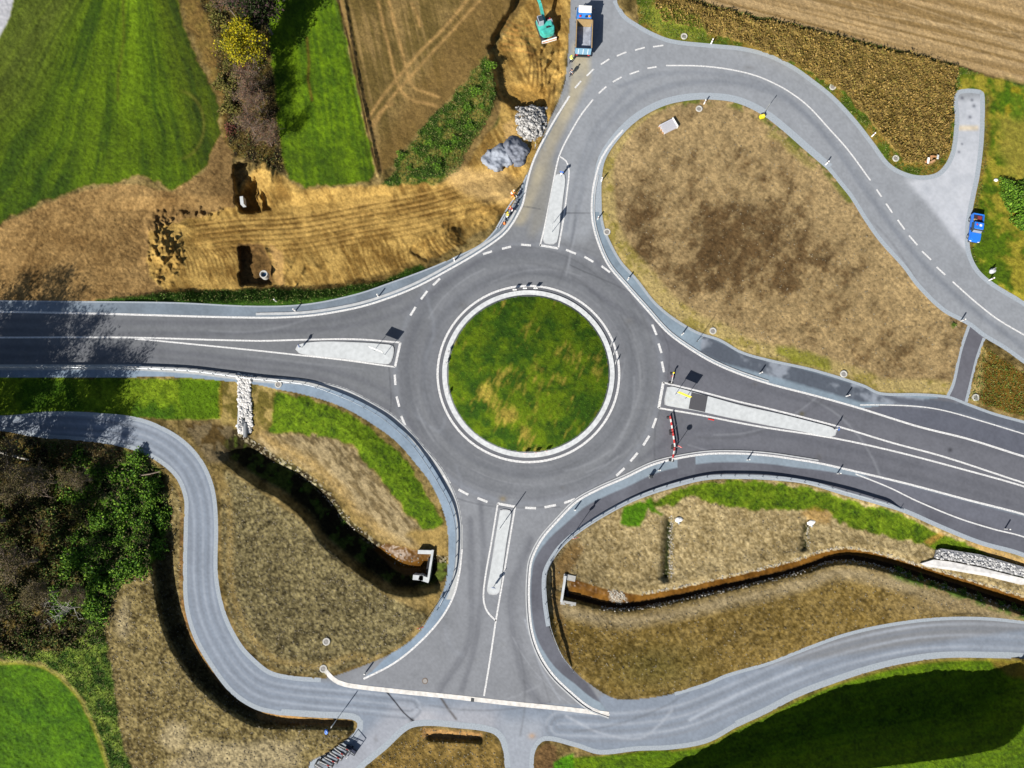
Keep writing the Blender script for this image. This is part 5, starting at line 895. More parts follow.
o = stones('loose_blocks', pos-np.array(rv.location), RNG.uniform(.1, .24, 500), greys(500, .2, .5), rv); o['kind'] = 'stuff'
# stones along the creeks and debris on soil
mcs = np.clip(1-np.abs(sE-bw-3)/2, 0, 1)*mSEh*(X > 640)*.5+np.clip(1-np.abs(sE+5)/2.5, 0, 1)*mSEh*.7*(X > 600)+.10*np.clip(1-np.abs(sW-34)/6, 0, 1)*SWI*ss(tW, 10, 30)+.9*np.exp(-((X-671)/2)**2)*ss(Y, 515, 520)*ss(-Y, -580, -575)+.6*np.exp(-((X-808)/1.5)**2)*ss(Y, 522, 526)*ss(-Y, -550, -546)+mask([(608, 590), (622, 592), (628, 600), (618, 603), (610, 600)], .5, 1)
pos, px, py = sample(mcs, 2000); tag(stones('creek_stones', pos, RNG.uniform(.04, .15, 2000), greys(2000, .14, .42, (1, .93, .8))), 'small pale stones scattered along both creeks', None, None, 'stuff')
mdb = off*((LAB == NAMES['rough_soil'])+(LAB == NAMES['soil_peninsula'])*1.0+(LAB == NAMES['creek_bank'])*.4+(LAB == NAMES['soil_island'])*.25)
pos, px, py = sample(mdb, 9000); tag(stones('soil_clods', pos, RNG.uniform(.03, .12, 9000), greys(9000, .08, .24, (1, .86, .6))), 'crumbled clods and small stones over the bare soil', None, None, 'stuff')
for px, py, lb in [(678.5, 519.5, 'white pipe outlet block at the top of the longer side gully'), (811, 522.5, 'white pipe outlet block at the top of the shorter side gully')]:
    o = thing('outlet_block', P(px, py, zat(px, py)), .2, lb, 'outlet', 'pipe outlets above the creek'); MB().ico((0, 0, .15), .55, 2, (1.1, .7, .5), .12).build('stone_collar', WHITE, o); MB().tube([(0, -.1, .15), (-.1, -.65, .1)], .16, 12).build('pipe', GALV, o)

# ------------------------------------------------------------------ plants
def tones(n, cols, jit=.25):
    c = np.array(cols); k = RNG.integers(0, len(c), n); return np.clip(c[k]*RNG.uniform(1-jit, 1+jit, (n, 1)), .005, .8)
def sticks(name, segs, mat_, parent, r0):
    m_ = MB()
    for pts, rs in segs: m_.tube(pts, rs, 4, False)
    return m_.build(name, mat_, parent)
def grow(h, spread, n_main, twigs, seed, lean=.12):
    rnd = random.Random(seed); segs = []; tips = []
    trunk = [Vector((0, 0, 0))]; d = Vector((rnd.uniform(-lean, lean), rnd.uniform(-lean, lean), 1)).normalized()
    for k in range(6): trunk.append(trunk[-1]+d*h/6*.85); d = (d+Vector((rnd.uniform(-.12, .12), rnd.uniform(-.12, .12), 0))).normalized()
    r = h*.016+.03; segs.append((trunk, [r*(1-.13*k) for k in range(7)]))
    for k in range(n_main):
        t = rnd.uniform(.3, .97); i = min(int(t*6), 5); p0 = trunk[i].lerp(trunk[i+1], t*6-i); a = rnd.uniform(0, 6.28); L_ = spread*(1.15-t*.55)*rnd.uniform(.7, 1.2); dd = Vector((math.cos(a), math.sin(a), rnd.uniform(.35, .9))).normalized(); b = [p0]
        for j in range(4): b.append(b[-1]+dd*L_/4); dd = (dd+Vector((rnd.uniform(-.25, .25), rnd.uniform(-.25, .25), rnd.uniform(-.05, .2)))).normalized()
        rb = r*(1-t*.75)*.5; segs.append((b, [rb*(1-.2*q) for q in range(5)]))
        for j in range(twigs):
            u = rnd.uniform(.25, 1)*4; q = min(int(u), 3); s0 = b[q].lerp(b[q+1], u-q); e = Vector((rnd.uniform(-1, 1), rnd.uniform(-1, 1), rnd.uniform(-.2, 1))).normalized(); l2 = L_*rnd.uniform(.2, .45); m1 = s0+e*l2*.5; e2 = (e+Vector((rnd.uniform(-.5, .5), rnd.uniform(-.5, .5), rnd.uniform(-.1, .5)))).normalized(); m2 = m1+e2*l2*.5
            segs.append(([s0, m1, m2], [rb*.45, rb*.3, .012])); tips.append((m1, m2))
    return segs, tips
def tree(name, label, cat, px, py, h, spread, n_main, twigs, seed, leafn, leafs, leafcols, bark, group=None, jitter=.5, twign=0, z=None):
    o = thing(name, P(px, py, zat(px, py) if z is None else z), random.uniform(0, 6), label, cat, group); segs, tips = grow(h, spread, n_main, twigs, seed)
    tk = MB().tube(*segs[0], 8).build('trunk', bark, o); sticks('branches', segs[1:], bark, o, 0)
    if leafn:
        k = RNG.integers(0, len(tips), leafn); A = np.array([tips[i][0] for i in k]); B = np.array([tips[i][1] for i in k]); u = RNG.random((leafn, 1)); pos = A*(1-u)+B*u+RNG.normal(size=(leafn, 3))*jitter; quads('crown', pos, leafs*np.ones(leafn), tones(leafn, leafcols), LEAF, 1, o)
    return o
YL = [(.3, .26, .006), (.22, .21, .006), (.12, .13, .008), (.34, .27, .01)]; DG = [(.015, .026, .006), (.02, .034, .008), (.05, .03, .03)]; TW = [(.12, .09, .065), (.16, .12, .09), (.09, .07, .05)]; PURP = [(.15, .085, .055), (.2, .11, .06), (.12, .07, .06), (.09, .08, .03)]; OL = [(.13, .12, .03), (.09, .1, .02), (.16, .13, .04)]
tree('yellow_tree', 'bright yellow autumn tree in the belt between the two meadows', 'tree', 259, 68, 9, 4.3, 40, 13, 3, 9000, .14, YL, BARK, None, .32)
for k, (px, py, h, sp_, lb) in enumerate([(272, 34, 12, 4.3, 'tall dark evergreen at the top of the belt, casting the big shadow'), (284, 0, 13, 4.6, 'dark evergreen half outside the top edge above the yellow tree')]): tree('evergreen_tree', lb, 'tree', px, py, h, sp_, 38, 12, 11+k, 9000, .2, DG, BARK, 'dark evergreens at the top of the tree belt', .4)
for k, (px, py, h, sp_, lb) in enumerate([(240, 22, 8, 3, 'bare purplish tree just above the yellow tree'), (262, 92, 7, 3.0, 'bare twiggy tree directly below the yellow tree'), (262, 112, 7, 3.2, 'bare twiggy tree in the middle of the lower belt'), (256, 135, 6.5, 2.8, 'bare twiggy tree with pale forked limbs near the foot of the belt'), (272, 146, 6, 2.6, 'lowest bare tree at the right foot of the belt'), (250, 104, 6, 2.6, 'bare brown tree on the left side of the lower belt')]):
    tree('bare_tree', lb, 'tree', px, py, h, sp_, 30, 14, 31+k, 2600, .075, PURP, BARKD, 'bare trees in the belt between the meadows', .3)
def shrub(first, px, py, s_, label, cols, group, name='shrub', n=900, leaf=.11):
    z = zat(px, py)
    if first is None:
        o = thing(name, P(px, py, z), 0, label, 'shrub', group); rad_ = RNG.random(n)**.4; th = RNG.random(n)*6.28; ph = np.arccos(RNG.uniform(-.1, 1, n)); lump = 1+.35*np.sin(th*3+1)+.2*np.sin(ph*5)
        pos = np.stack([rad_*lump*np.sin(ph)*np.cos(th), rad_*lump*np.sin(ph)*np.sin(th), rad_*np.cos(ph)*.8+.15], 1); quads('crown', pos, leaf*np.ones(n), tones(n, cols, .35), LEAF, 1, o)
        m_ = MB(); 
        for k in range(7): a = k*.9; m_.tube([(0, 0, -.2), (.3*math.cos(a), .3*math.sin(a), .4), (.6*math.cos(a), .6*math.sin(a), .8)], [.05, .03, .01], 4, False)
        m_.build('stems', BARK, o); o.scale = (s_,)*3; return o
    o = dup(first, P(px, py, z), random.uniform(0, 6), label); o.scale = (s_, s_, s_*random.uniform(.7, 1.1)); return o
GR = [(.06, .14, .01), (.1, .2, .015), (.03, .075, .01), (.14, .24, .025)]; GB = [(.09, .08, .02), (.05, .07, .015), (.14, .11, .03), (.05, .045, .015), (.05, .1, .015)]
kinds = [('dense green shrub in the wood by the bend of the small road', GR, 'green shrubs in the wood'), ('brown thinning shrub in the dark left part of the wood', GB, 'brown shrubs in the wood')]
for ki, (lb, cols, grp) in enumerate(kinds):
    first = None
    for k in range(64 if ki == 0 else 52):
        for _ in range(60):
            px, py = (random.uniform(62, 168), random.uniform(456, 622)) if ki == 0 else (random.uniform(-25, 92), random.uniform(448, 655))
            i = np.searchsorted(XS, px); j = np.searchsorted(YS, py)
            if mWood[j, i] > .8: break
        o = shrub(first, px, py, random.uniform(.8, 1.7), lb, cols, grp); first = first or o
f = None
for px, py, s_, lb in [(262, 60, 1.5, 'rust-red bush just under the yellow tree')]: shrub(None, 244, 70, .9, 'small rust-red bush just under the yellow tree', [(.28, .06, .02), (.2, .05, .02)], None, 'bush', 500)
shrub(None, 232, 130, 1.1, 'dull crimson bush on the left foot of the tree belt', [(.13, .04, .03), (.1, .05, .03)], None, 'bush', 500)
f = None; pts_ = [(218, 20), (224, 44), (228, 66), (222, 84), (232, 92), (230, 108), (214, 8), (240, 120), (236, 80), (226, 30)]
for px, py in pts_: o = shrub(f, px, py, random.uniform(.8, 1.4), 'olive and ochre bush along the left side of the tree belt', OL, 'olive bushes in the tree belt', 'bush'); f = f or o
f = None
for px, py, s_ in [(1006, 186, 1.2), (1014, 194, 1.6), (1022, 204, 2.0), (1010, 204, 1.0), (1028, 220, 2.2), (1019, 222, 1.2), (1034, 200, 2.2), (1004, 196, .7), (1022, 186, 1.0)]: o = shrub(f, px, py, s_, 'leafy green shrub at the right edge beyond the parked pickup', GR, 'green shrubs at the right edge', 'shrub', 1100); f = f or o
f = None
for px, py in [(402, 156), (416, 150), (430, 142), (440, 130), (452, 122), (468, 108), (476, 92), (484, 78), (490, 66), (446, 150), (428, 160), (410, 168), (438, 166), (456, 140), (470, 126), (482, 106)]: o = shrub(f, px, py, random.uniform(.5, .95), 'low green bush on the rough plot beside the stubble field', GR, 'low bushes on the rough plot', 'bush', 600); f = f or o
f = None
for px, py in [(898, 570), (908, 575), (920, 578), (932, 583), (944, 586), (962, 592), (978, 597), (1000, 604), (1014, 608), (1022, 612)]: o = shrub(f, px, py, random.uniform(.4, .7), 'small green bush along the creek by the white stone facing', GR, 'green bushes by the creek at the right', 'bush', 400); f = f or o
f = None
for px, py in [(262, 466), (276, 474), (290, 482), (302, 490), (318, 502), (328, 514), (338, 528), (350, 538), (344, 522), (364, 548)]: o = shrub(f, px, py, random.uniform(.25, .5), 'tiny green plant in the shaded left creek', GR, 'plants in the shaded creek', 'bush', 300); f = f or o
shrub(None, 953, 325, .45, 'lone green tuft near the top of the footpath', GR, None, 'bush', 300)
# tall bare trees of the wood
trs = [(35, 470, 18, 4.5), (20, 492, 20, 5), (-18, 440, 19, 5), (-45, 425, 20, 5), (-80, 405, 21, 5.5), (60, 482, 13, 3.4), (8, 520, 18, 5), (-30, 480, 20, 5), (40, 560, 13, 4.5), (62, 590, 9, 4.2), (88, 596, 7, 3.6), (-70, 450, 20, 5), (-110, 420, 21, 5), (20, 600, 10, 4), (95, 480, 8, 2.6), (-10, 560, 14, 4.5), (-60, 470, 21, 5.5), (5, 470, 20, 5), (-35, 410, 21, 5)]
T0 = []
for k, (px, py, h, sp_) in enumerate(trs):
    lb = {4: 'tall bare tree', 8: 'bare tree'}.get(0, 'tall bare tree of the wood left of the small road, casting long shadows')
    if k < 3: o = tree('bare_tree', lb, 'tree', px, py, h, sp_, 34, 14, 61+k, 6000, .13, [(.11, .1, .04), (.09, .07, .03), (.14, .11, .05)], BARKD, 'tall bare trees in the wood', .45); o['hh'] = float(h); T0.append(o)
    else:
        s0 = T0[k % 3]; o = dup(s0, P(px, py, zat(px, py)), random.uniform(0, 6), lb); q = h/s0['hh']; o.scale = (q, q, q)
for o in bpy.data.objects:
    if 'hh' in o: del o['hh']
for px, py, lb in [(84, 606, 'pale dead tree with spreading grey limbs at the lower edge of the wood')]:
    tree('dead_tree', lb, 'tree', px, py, 6, 3.6, 16, 5, 99, 0, .1, TW, M('bleached_wood', alb=(.36, .34, .3), rough=.9))
lg = MB().tube([P(0, 452, .6), P(14, 456, .6), P(29, 460, .5)], [.22, .18, .1], 8); tag(lg.build('fallen_trunk', M('bleached_wood', alb=(.36, .34, .3))), 'pale fallen trunk near the left edge below the small road', 'log')
lg = MB().tube([P(120, 478, .5), P(150, 474, .5), P(160, 471.5, .4)], [.12, .1, .07], 8); tag(lg.build('fallen_trunk', BARKD), 'thin grey fallen trunk in the shrubs by the bend', 'log')
# leafy ground cover, weeds, grass blades
def cover(name, label, msk, n, size, cols, up_=1.0, lift=.15, jit=.3):
    pos, px, py = sample(msk, n); pos[:, 2] += RNG.random(n)*lift; o = quads(name, pos, size*np.ones(n), tones(n, cols, jit), LEAF, up_); tag(o, label, None, None, 'stuff')
cover('undergrowth', 'tangled dark undergrowth on the floor of the wood', mWood*off, 22000, .13, [(.03, .05, .012), (.06, .09, .02), (.08, .06, .03), (.05, .035, .02), (.12, .1, .05)], 1, .9)
cover('leaf_litter', 'twigs and fallen leaves under the tree belt', mask(BELT, 3, 2), 9000, .11, [(.1, .07, .03), (.05, .04, .02), (.16, .12, .04), (.05, .07, .02)], 1, .7)
cover('dry_weeds', 'tall dry brown weeds along the edge of the upper field', np.clip(mw, 0, 1)**3*(.3+n2), 16000, .15, [(.2, .13, .03), (.28, .19, .06), (.12, .08, .025), (.16, .13, .03)], 2.0, .55)
rough = (LAB == NAMES['rough_plot'])*1.0+(LAB == NAMES['verge'])*.55*off
cover('rough_grass', 'rough grass and herbs on verges and the rough plot', rough, 26000, .09, [(.06, .12, .015), (.1, .16, .03), (.04, .08, .015), (.18, .17, .06)], 1.5, .25)
lawnm = (LAB == NAMES['lawn'])*1.0*off+(LAB == NAMES['island_lawn'])*.5
cover('grass_blades', 'short grass blades on the fresh lawns and the central island', lawnm, 24000, .06, [(.07, .16, .008), (.11, .2, .015), (.05, .1, .008)], 1.5, .07)
# ------------------------------------------------------------------ vehicles
# dump truck: placed by the top of its body
a = P(584, 51, 0); f_ = P(585.6, 5, 0)
top_r = P(583.7, 47.5, 2.6); top_f = P(585.4, 4.5, 2.9); d = top_f-top_r; L_ = d.length; hd = math.atan2(d.y, d.x)-math.pi/2
tk = thing('dump_truck', (top_r.x, top_r.y, 0), hd, 'blue dump truck with empty tipper bed and white cab roof at the top junction', 'truck')
W = 2.55; bl = L_*.66; cl = L_-bl
MB().box((0, L_*.48, .78), (1.0, L_*.94, .3)).build('chassis', DKST, tk)
bed = MB(); z0, z1 = 1.05, 2.55
for s_ in (-1, 1): bed.box((s_*(W/2-.04), bl/2, (z0+z1)/2), (.08, bl, z1-z0))
MB_front = MB().box((0, bl-.04, (z0+z1)/2+.1), (W-.17, .1, z1-z0+.2)).build('bed_front_wall', SANDY, tk)
bd = bed.build('bed_side_walls', M('bed_blue_steel', alb=(.05, .12, .25), rough=.5), tk)
MB().box((0, bl/2-.03, z0), (W-.2, bl-.2, .08)).build('bed_floor', M('worn_bed_steel', alb=(.26, .28, .33), rough=.7, metal=.1, var=.3, scale=1.5), tk)
for s_ in (-1, 1): MB().box((s_*(W/2-.02), bl/2, z1+.05), (.15, bl, .1)).build('bed_rim', SANDY, tk)
tg = MB().box((0, -.03, (z0+z1)/2-.15), (W-.02, .12, z1-z0-.1)).build('tailgate', M('pale_blue_paint', alb=(.16, .3, .42), rough=.6), tk)
for k in (-1, 0, 1): MB().box((k*.75, -.11, (z0+z1)/2-.1), (.07, .05, z1-z0-.25)).build('rib', WHITE, tg)
MB().box((0, -.22, .62), (W-.2, .16, .22)).build('rear_bumper', DKST, tk)
cab = thing_dummy = None
y0 = bl+.12; y1 = L_
MB().box((0, (y0+y1)/2, 1.35), (W-.1, y1-y0, 1.7)).build('cab_body', BLUE2, tk, .08); MB().box((0, (y0+y1)/2+.05, 2.5), (W-.25, (y1-y0)*.9, .66), taper=.86).build('cab_upper', BLUE2, tk, .08)
MB().box((0, (y0+y1)/2+.38, 2.88), (W-.5, (y1-y0)*.52, .12)).build('cab_roof', WHITE, tk, .04)
MB().plate([(-1.0, y1-.02, 2.0), (1.0, y1-.02, 2.0), (.9, y1-.16, 2.72), (-.9, y1-.16, 2.72)], .04).build('windscreen', GLASS, tk)
for s_ in (-1, 1):
    MB().box((s_*(W/2-.12), (y0+y1)/2+.2, 2.35), (.04, .85, .5)).build('side_window', GLASS, tk); mr_ = MB().box((s_*(W/2+.2), y1-.25, 2.2), (.12, .1, .5)).build('mirror', RUBBER, tk); MB().tube([(s_*(W/2-.1), y1-.25, 2.4), (s_*(W/2+.2), y1-.25, 2.4)], .03, 5).build('mirror_arm', DKST, mr_)
    MB().box((s_*.9, y1+.02, .95), (.35, .06, .2)).build('headlight', WHITE, tk)
    for yy in (.95, 2.25, y1-.95):
        wh = MB().tube([(s_*(W/2-.32), yy, .5), (s_*(W/2), yy, .5)], .5, 20).build('wheel', RUBBER, tk); MB().tube([(s_*(W/2-.02), yy, .5), (s_*(W/2+.02), yy, .5)], .25, 14).build('rim', GALV, wh)
    MB().box((s_*.95, -.14, .85), (.3, .06, .14)).build('tail_light', RED, tk)
for (x_, yy, c_) in ((-.75, y0+.3, RED), (.7, y0+.32, AMBER), (.2, y0+.25, NAVY)): MB().box((x_, yy, 2.9), (.3, .25, .2)).build('roof_fitting', c_, tk, .03)
# excavator
ex = thing('excavator', P(545, 31, zat(545, 31)), R(18), 'turquoise tracked excavator in the pit beside the truck', 'excavator')
for s_ in (-1, 1):
    t_ = MB(); pr = [(-1.7, .1), (-1.45, 0), (1.45, 0), (1.7, .1), (1.9, .4), (1.7, .72), (1.4, .8), (-1.4, .8), (-1.7, .72), (-1.9, .4)]; x0 = s_*.95
    t_.plate([(x0, a_, b_) for a_, b_ in pr], .5); tr_ = t_.build('track', RUBBER, ex)
    for k in range(9): MB().box((x0, -1.5+k*.37, .82), (.5, .12, .06)).build('grouser', DKST, tr_)
MB().box((0, 0, .6), (1.5, 1.6, .5)).build('undercarriage', DKST, ex)
bl_ = MB().box((0, -2.15, .45), (2.5, .18, .6)).build('dozer_blade', WHITE, ex); MB().box((0, -2.27, .6), (2.4, .06, .14)).build('blade_edge', M('rust_orange', alb=(.5, .18, .06)), bl_)
tn = thing_rz = R(-8)
up_ = MB().prism([(-1.25, 1.2), (-1.25, -1.1), (-.9, -1.75), (0, -1.95), (.9, -1.75), (1.25, -1.1), (1.25, .4), (.3, .5), (.3, 1.2)], .9, 1.75).build('upper_body', TURQ, ex, .08)
MB().prism([(-1.2, -.9), (-.9, -1.65), (0, -1.85), (.9, -1.65), (1.2, -.9)], 1.75, 2.05).build('counterweight', TURQ, ex, .07); MB().box((.6, -.2, 1.9), (.8, .9, .3)).build('engine_hood', TURQ, ex, .05); MB().box((.15, -.8, 1.95), (.5, .35, .3)).build('air_grille', DKST, ex)
cb2 = MB().box((-.72, .55, 2.1), (.95, 1.35, 1.3), taper=.9).build('cab', M('grey_cab', alb=(.3, .33, .38), rough=.4), ex, .08); MB().box((-.72, .55, 2.3), (.98, 1.0, .6), taper=.95).build('cab_window', GLASS, cb2); MB().box((-.72, .5, 2.78), (.7, .9, .05)).build('roof_hatch', GLASS, cb2)
MB().box((.85, .25, 1.85), (.7, .5, .2)).build('tool_box', M('grey_cab', alb=(.3, .33, .38)), ex); MB().box((.95, .85, 1.2), (.4, .5, .5)).build('red_box', RED, ex)
bm2 = MB()
def beam(pts, ws, z_w, name, mat_):
    m_ = MB()
    for (p, q, wd) in zip(pts[:-1], pts[1:], ws): m_.tube([p, q], [wd, wd*.85], 4)
    return m_.build(name, mat_, ex)
b_ = beam([(.0, .9, 1.6), (-.15, 2.6, 3.5), (-.5, 4.6, 3.9)], [.32, .27], 0, 'boom', TURQ); beam([(-.5, 4.6, 3.95), (-.8, 6.3, 2.2)], [.22], 0, 'stick', TURQ); MB().tube([(.0, 1.3, 1.5), (-.1, 2.5, 2.9)], .09, 8).build('boom_cylinder', GALV, ex); MB().tube([(-.2, 3.0, 4.1), (-.52, 4.9, 4.2)], .09, 8).build('stick_cylinder', GALV, ex)
MB().prism([(-1.3, 6.0), (-.3, 6.0), (-.25, 6.6), (-.5, 7.1), (-1.1, 7.1), (-1.35, 6.6)], 1.2, 2.1).build('bucket', DKST, ex, .06)
# small blue pickup
pu = P(972.8, 229.5, 0); hd = ang((974.5, 218), (971.8, 243))-math.pi/2
pk = thing('pickup_truck', (pu.x, pu.y, 0), hd, 'small bright blue pickup with open rear bed parked on the gravel lay-by', 'pickup')
MB().box((0, .2, .35), (1.4, 4.1, .3)).build('chassis', DKST, pk)
bo = MB().prism([(-.84, -2.1), (.84, -2.1), (.86, 1.6), (.8, 2.1), (.5, 2.28), (-.5, 2.28), (-.8, 2.1), (-.86, 1.6)], .45, .84).build('body', BLUE, pk, .05)
MB().prism([(-.78, .9), (.78, .9), (.74, 2.0), (.45, 2.2), (-.45, 2.2), (-.74, 2.0)], .84, 1.02).build('bonnet', BLUE, pk, .05)
MB().box((0, -.05, 1.5), (1.46, 1.15, .12), taper=.93).build('cab_roof', BLUE, pk, .05); MB().box((0, .02, 1.15), (1.6, 1.5, .6), taper=.86).build('cab_glass', GLASS, pk, .03)
MB().plate([(-.68, .93, 1.03), (.68, .93, 1.03), (.6, .52, 1.46), (-.6, .52, 1.46)], .04).build('windscreen', M('pale_windscreen', alb=(.2, .22, .26), rough=.1), pk)
for s_ in (-1, 1):
    MB().box((s_*.8, -1.4, 1.0), (.1, 1.4, .34)).build('bed_side', BLUE, pk); MB().box((s_*.98, .62, 1.12), (.2, .12, .16)).build('mirror', RUBBER, pk); MB().box((s_*.6, 2.25, .7), (.28, .06, .16)).build('headlight', WHITE, pk); MB().box((s_*.7, -2.13, .75), (.16, .06, .2)).build('tail_light', RED, pk)
    for yy in (-1.35, 1.45): wh = MB().tube([(s_*.62, yy, .33), (s_*.86, yy, .33)], .33, 18).build('wheel', RUBBER, pk); MB().tube([(s_*.85, yy, .33), (s_*.88, yy, .33)], .18, 12).build('rim', GALV, wh)
MB().box((0, -2.1, 1.0), (1.6, .08, .34)).build('tailgate', BLUE, pk); MB().box((0, -1.4, .86), (1.5, 1.35, .04)).build('bed_floor', M('dark_bed', alb=(.03, .02, .025)), pk); MB().box((0, -.68, 1.05), (1.5, .06, .3)).build('bed_bulkhead', BLUE, pk)
MB().box((-.2, -.1, 1.585), (.34, .3, .05)).build('roof_sticker', WHITE, pk); MB().box((.35, -.15, 1.585), (.2, .2, .05)).build('roof_lamp', RED, pk)
lo = thing('tool_load', (pu.x, pu.y, .88), hd, 'dark red tool load lying in the bed of the blue pickup', 'load'); MB().box((-.25, -1.6, .1), (.6, .5, .2)).build('crate', M('dark_red', alb=(.18, .03, .03)), lo, .02); MB().box((.35, -1.15, .08), (.5, .3, .16)).build('case', M('sand_case', alb=(.35, .25, .15)), lo, .02)
# stack of slabs on a pallet (soil island)
ps = P(667, 128, zat(667, 128)); pal = thing('slab_stack', ps, ang((657, 132), (677, 122)), 'tilted pallet of pale slatted planks on the upper soil island', 'stack of planks')
for s_ in (-1, 0, 1): MB().box((s_*1.0, 0, .08), (.12, 1.7, .12)).build('bearer', M('raw_wood', alb=(.3, .2, .1)), pal)
for k in range(6): MB().box((.1+(-1)**k*.08, -.72+k*.28, .42), (2.35, .15, .55)).build('plank', M('pale_plank', alb=(.5, .5, .54), rough=.7), pal)
MB().box((1.35, 0, .4), (.16, 1.7, .7)).build('end_frame', WHITE, pal)
for k in range(3): MB().box((-1.15, -.5+k*.5, .35), (.2, .1, .3)).build('plank_end', M('orange_wood', alb=(.5, .25, .1)), pal)
# debris by the lay-by
db_ = thing('broken_crate', P(930, 160, zat(930, 160)), .3, 'pile of broken orange-brown boards in the verge left of the lay-by', 'debris')
for k, (x_, y_, r_, l_, c_) in enumerate([(-.5, .1, .5, 1.6, 'a'), (0, -.1, 1.5, 1.2, 'b'), (.6, .2, -.2, 1.3, 'a'), (-.3, -.5, .1, 1.1, 'b'), (.9, -.05, .9, .8, 'w'), (-.8, -.2, 1.2, .9, 'w')]):
    MB().box((x_, y_, .3+.08*k), (l_, .3, .07), r_, 1, .25*(-1)**k).build('board', {'a': M('orange_board', alb=(.5, .24, .1)), 'b': M('brown_board', alb=(.32, .18, .09)), 'w': WHITE}[c_], db_)
bd2 = thing('rubbish_sack', P(995.5, 180.5, zat(995.5, 180.5)), 0, 'small white sack in the grass left of the right-hand shrubs', 'sack'); MB().ico((0, 0, .15), .3, 2, (1.3, .8, .6), .12).build('sack_body', WHITE, bd2); MB().ico((.3, 0, .2), .1, 1, (1, .6, .6), .2).build('neck', WHITE, bd2)
st_ = thing('marker_stone', P(991, 271.5, zat(991, 271)), .4, 'grey boundary stone in the bushes below the parked pickup', 'stone'); MB().ico((0, 0, .3), .5, 2, (1, .8, .8), .14).build('stone_body', CONC, st_); MB().box((.2, .2, .7), (.3, .1, .4)).build('plate', CONC2, st_)
# open shaft in the pit
sh = thing('open_shaft', P(265, 275.5, -1.55), 0, 'open concrete shaft with blue-dark inside in the pit north of the west road', 'shaft'); sp0 = MB()
MB().lathe((0, 0, -.3), [(.62, 0), (.62, 1.0), (.46, 1.0), (.46, .25), (.001, .25)], 28).build('concrete_ring', M('ring_concrete', alb=(.62, .6, .57)), sh); MB().lathe((0, 0, -.03), [(.45, 0), (.45, .2), (.001, .2)], 24).build('water', M('shaft_water', alb=(.03, .08, .16), rough=.1), sh)
ps1 = MB().box(P(244.3, 203, -2.1)+Vector((0, 0, .5)), (.5, 1.3, 1.2), .15); tag(ps1.build('concrete_block', CONC), 'pale concrete block in the dark pit at the foot of the tree belt', 'block')
ps1.v
# pipes and cones at the roadside works
for k, (a_, b_, lb) in enumerate([((496.5, 228.5), (505, 213.5), 'grey steel pipe lying lowest along the roadside works'), ((499, 228), (507, 214), 'second grey pipe beside the lowest one at the roadside works'), ((505.5, 212), (516, 196), 'grey pipe running up toward the workers in orange')]):
    o = thing('steel_pipe', P(*a_), 0, lb, 'pipe', 'steel pipes at the roadside works'); d = P(*b_)-P(*a_); MB().tube([(0, 0, .14), (d.x, d.y, .14)], .13, 12).build('tube_body', M('pipe_steel', alb=(.45, .5, .56), rough=.4, metal=.3), o); MB().tube([(d.x*-.005, d.y*-.005, .14), (d.x*.03, d.y*.03, .14)], .16, 12).build('socket', GALV, o)
cn = None
for px, py, lb in [(504.5, 223.5, 'small sandy-coloured cone at the lower end of the works')]:
    cn = thing('traffic_cone', P(px, py), 0, lb, 'cone'); MB().lathe((0, 0, 0), [(.2, .04), (.06, .6), (.04, .62)], 16).build('cone_body', ORNG, cn); MB().box((0, 0, .02), (.5, .5, .04)).build('base', RUBBER, cn); MB().lathe((0, 0, .3), [(.135, 0), (.105, .12)], 16).build('white_band', WHITE, cn)
fn = thing('fence_panel', P(511, 212), ang((505, 221), (519, 200)), 'dark slim mesh fence panel standing along the roadside works', 'fence panel')
for k in range(15): MB().tube([(-1.7+k*.24, 0, .1), (-1.7+k*.24, 0, 1.6)], .012, 4).build('bar', GALV, fn)
MB().tube([(-1.8, 0, .05), (-1.8, 0, 1.65), (1.8, 0, 1.65), (1.8, 0, .05)], .04, 6).build('frame', GALV, fn)
for s_ in (-1, 1): MB().box((s_*1.7, 0, .07), (.25, .7, .14)).build('foot', CONC2, fn)

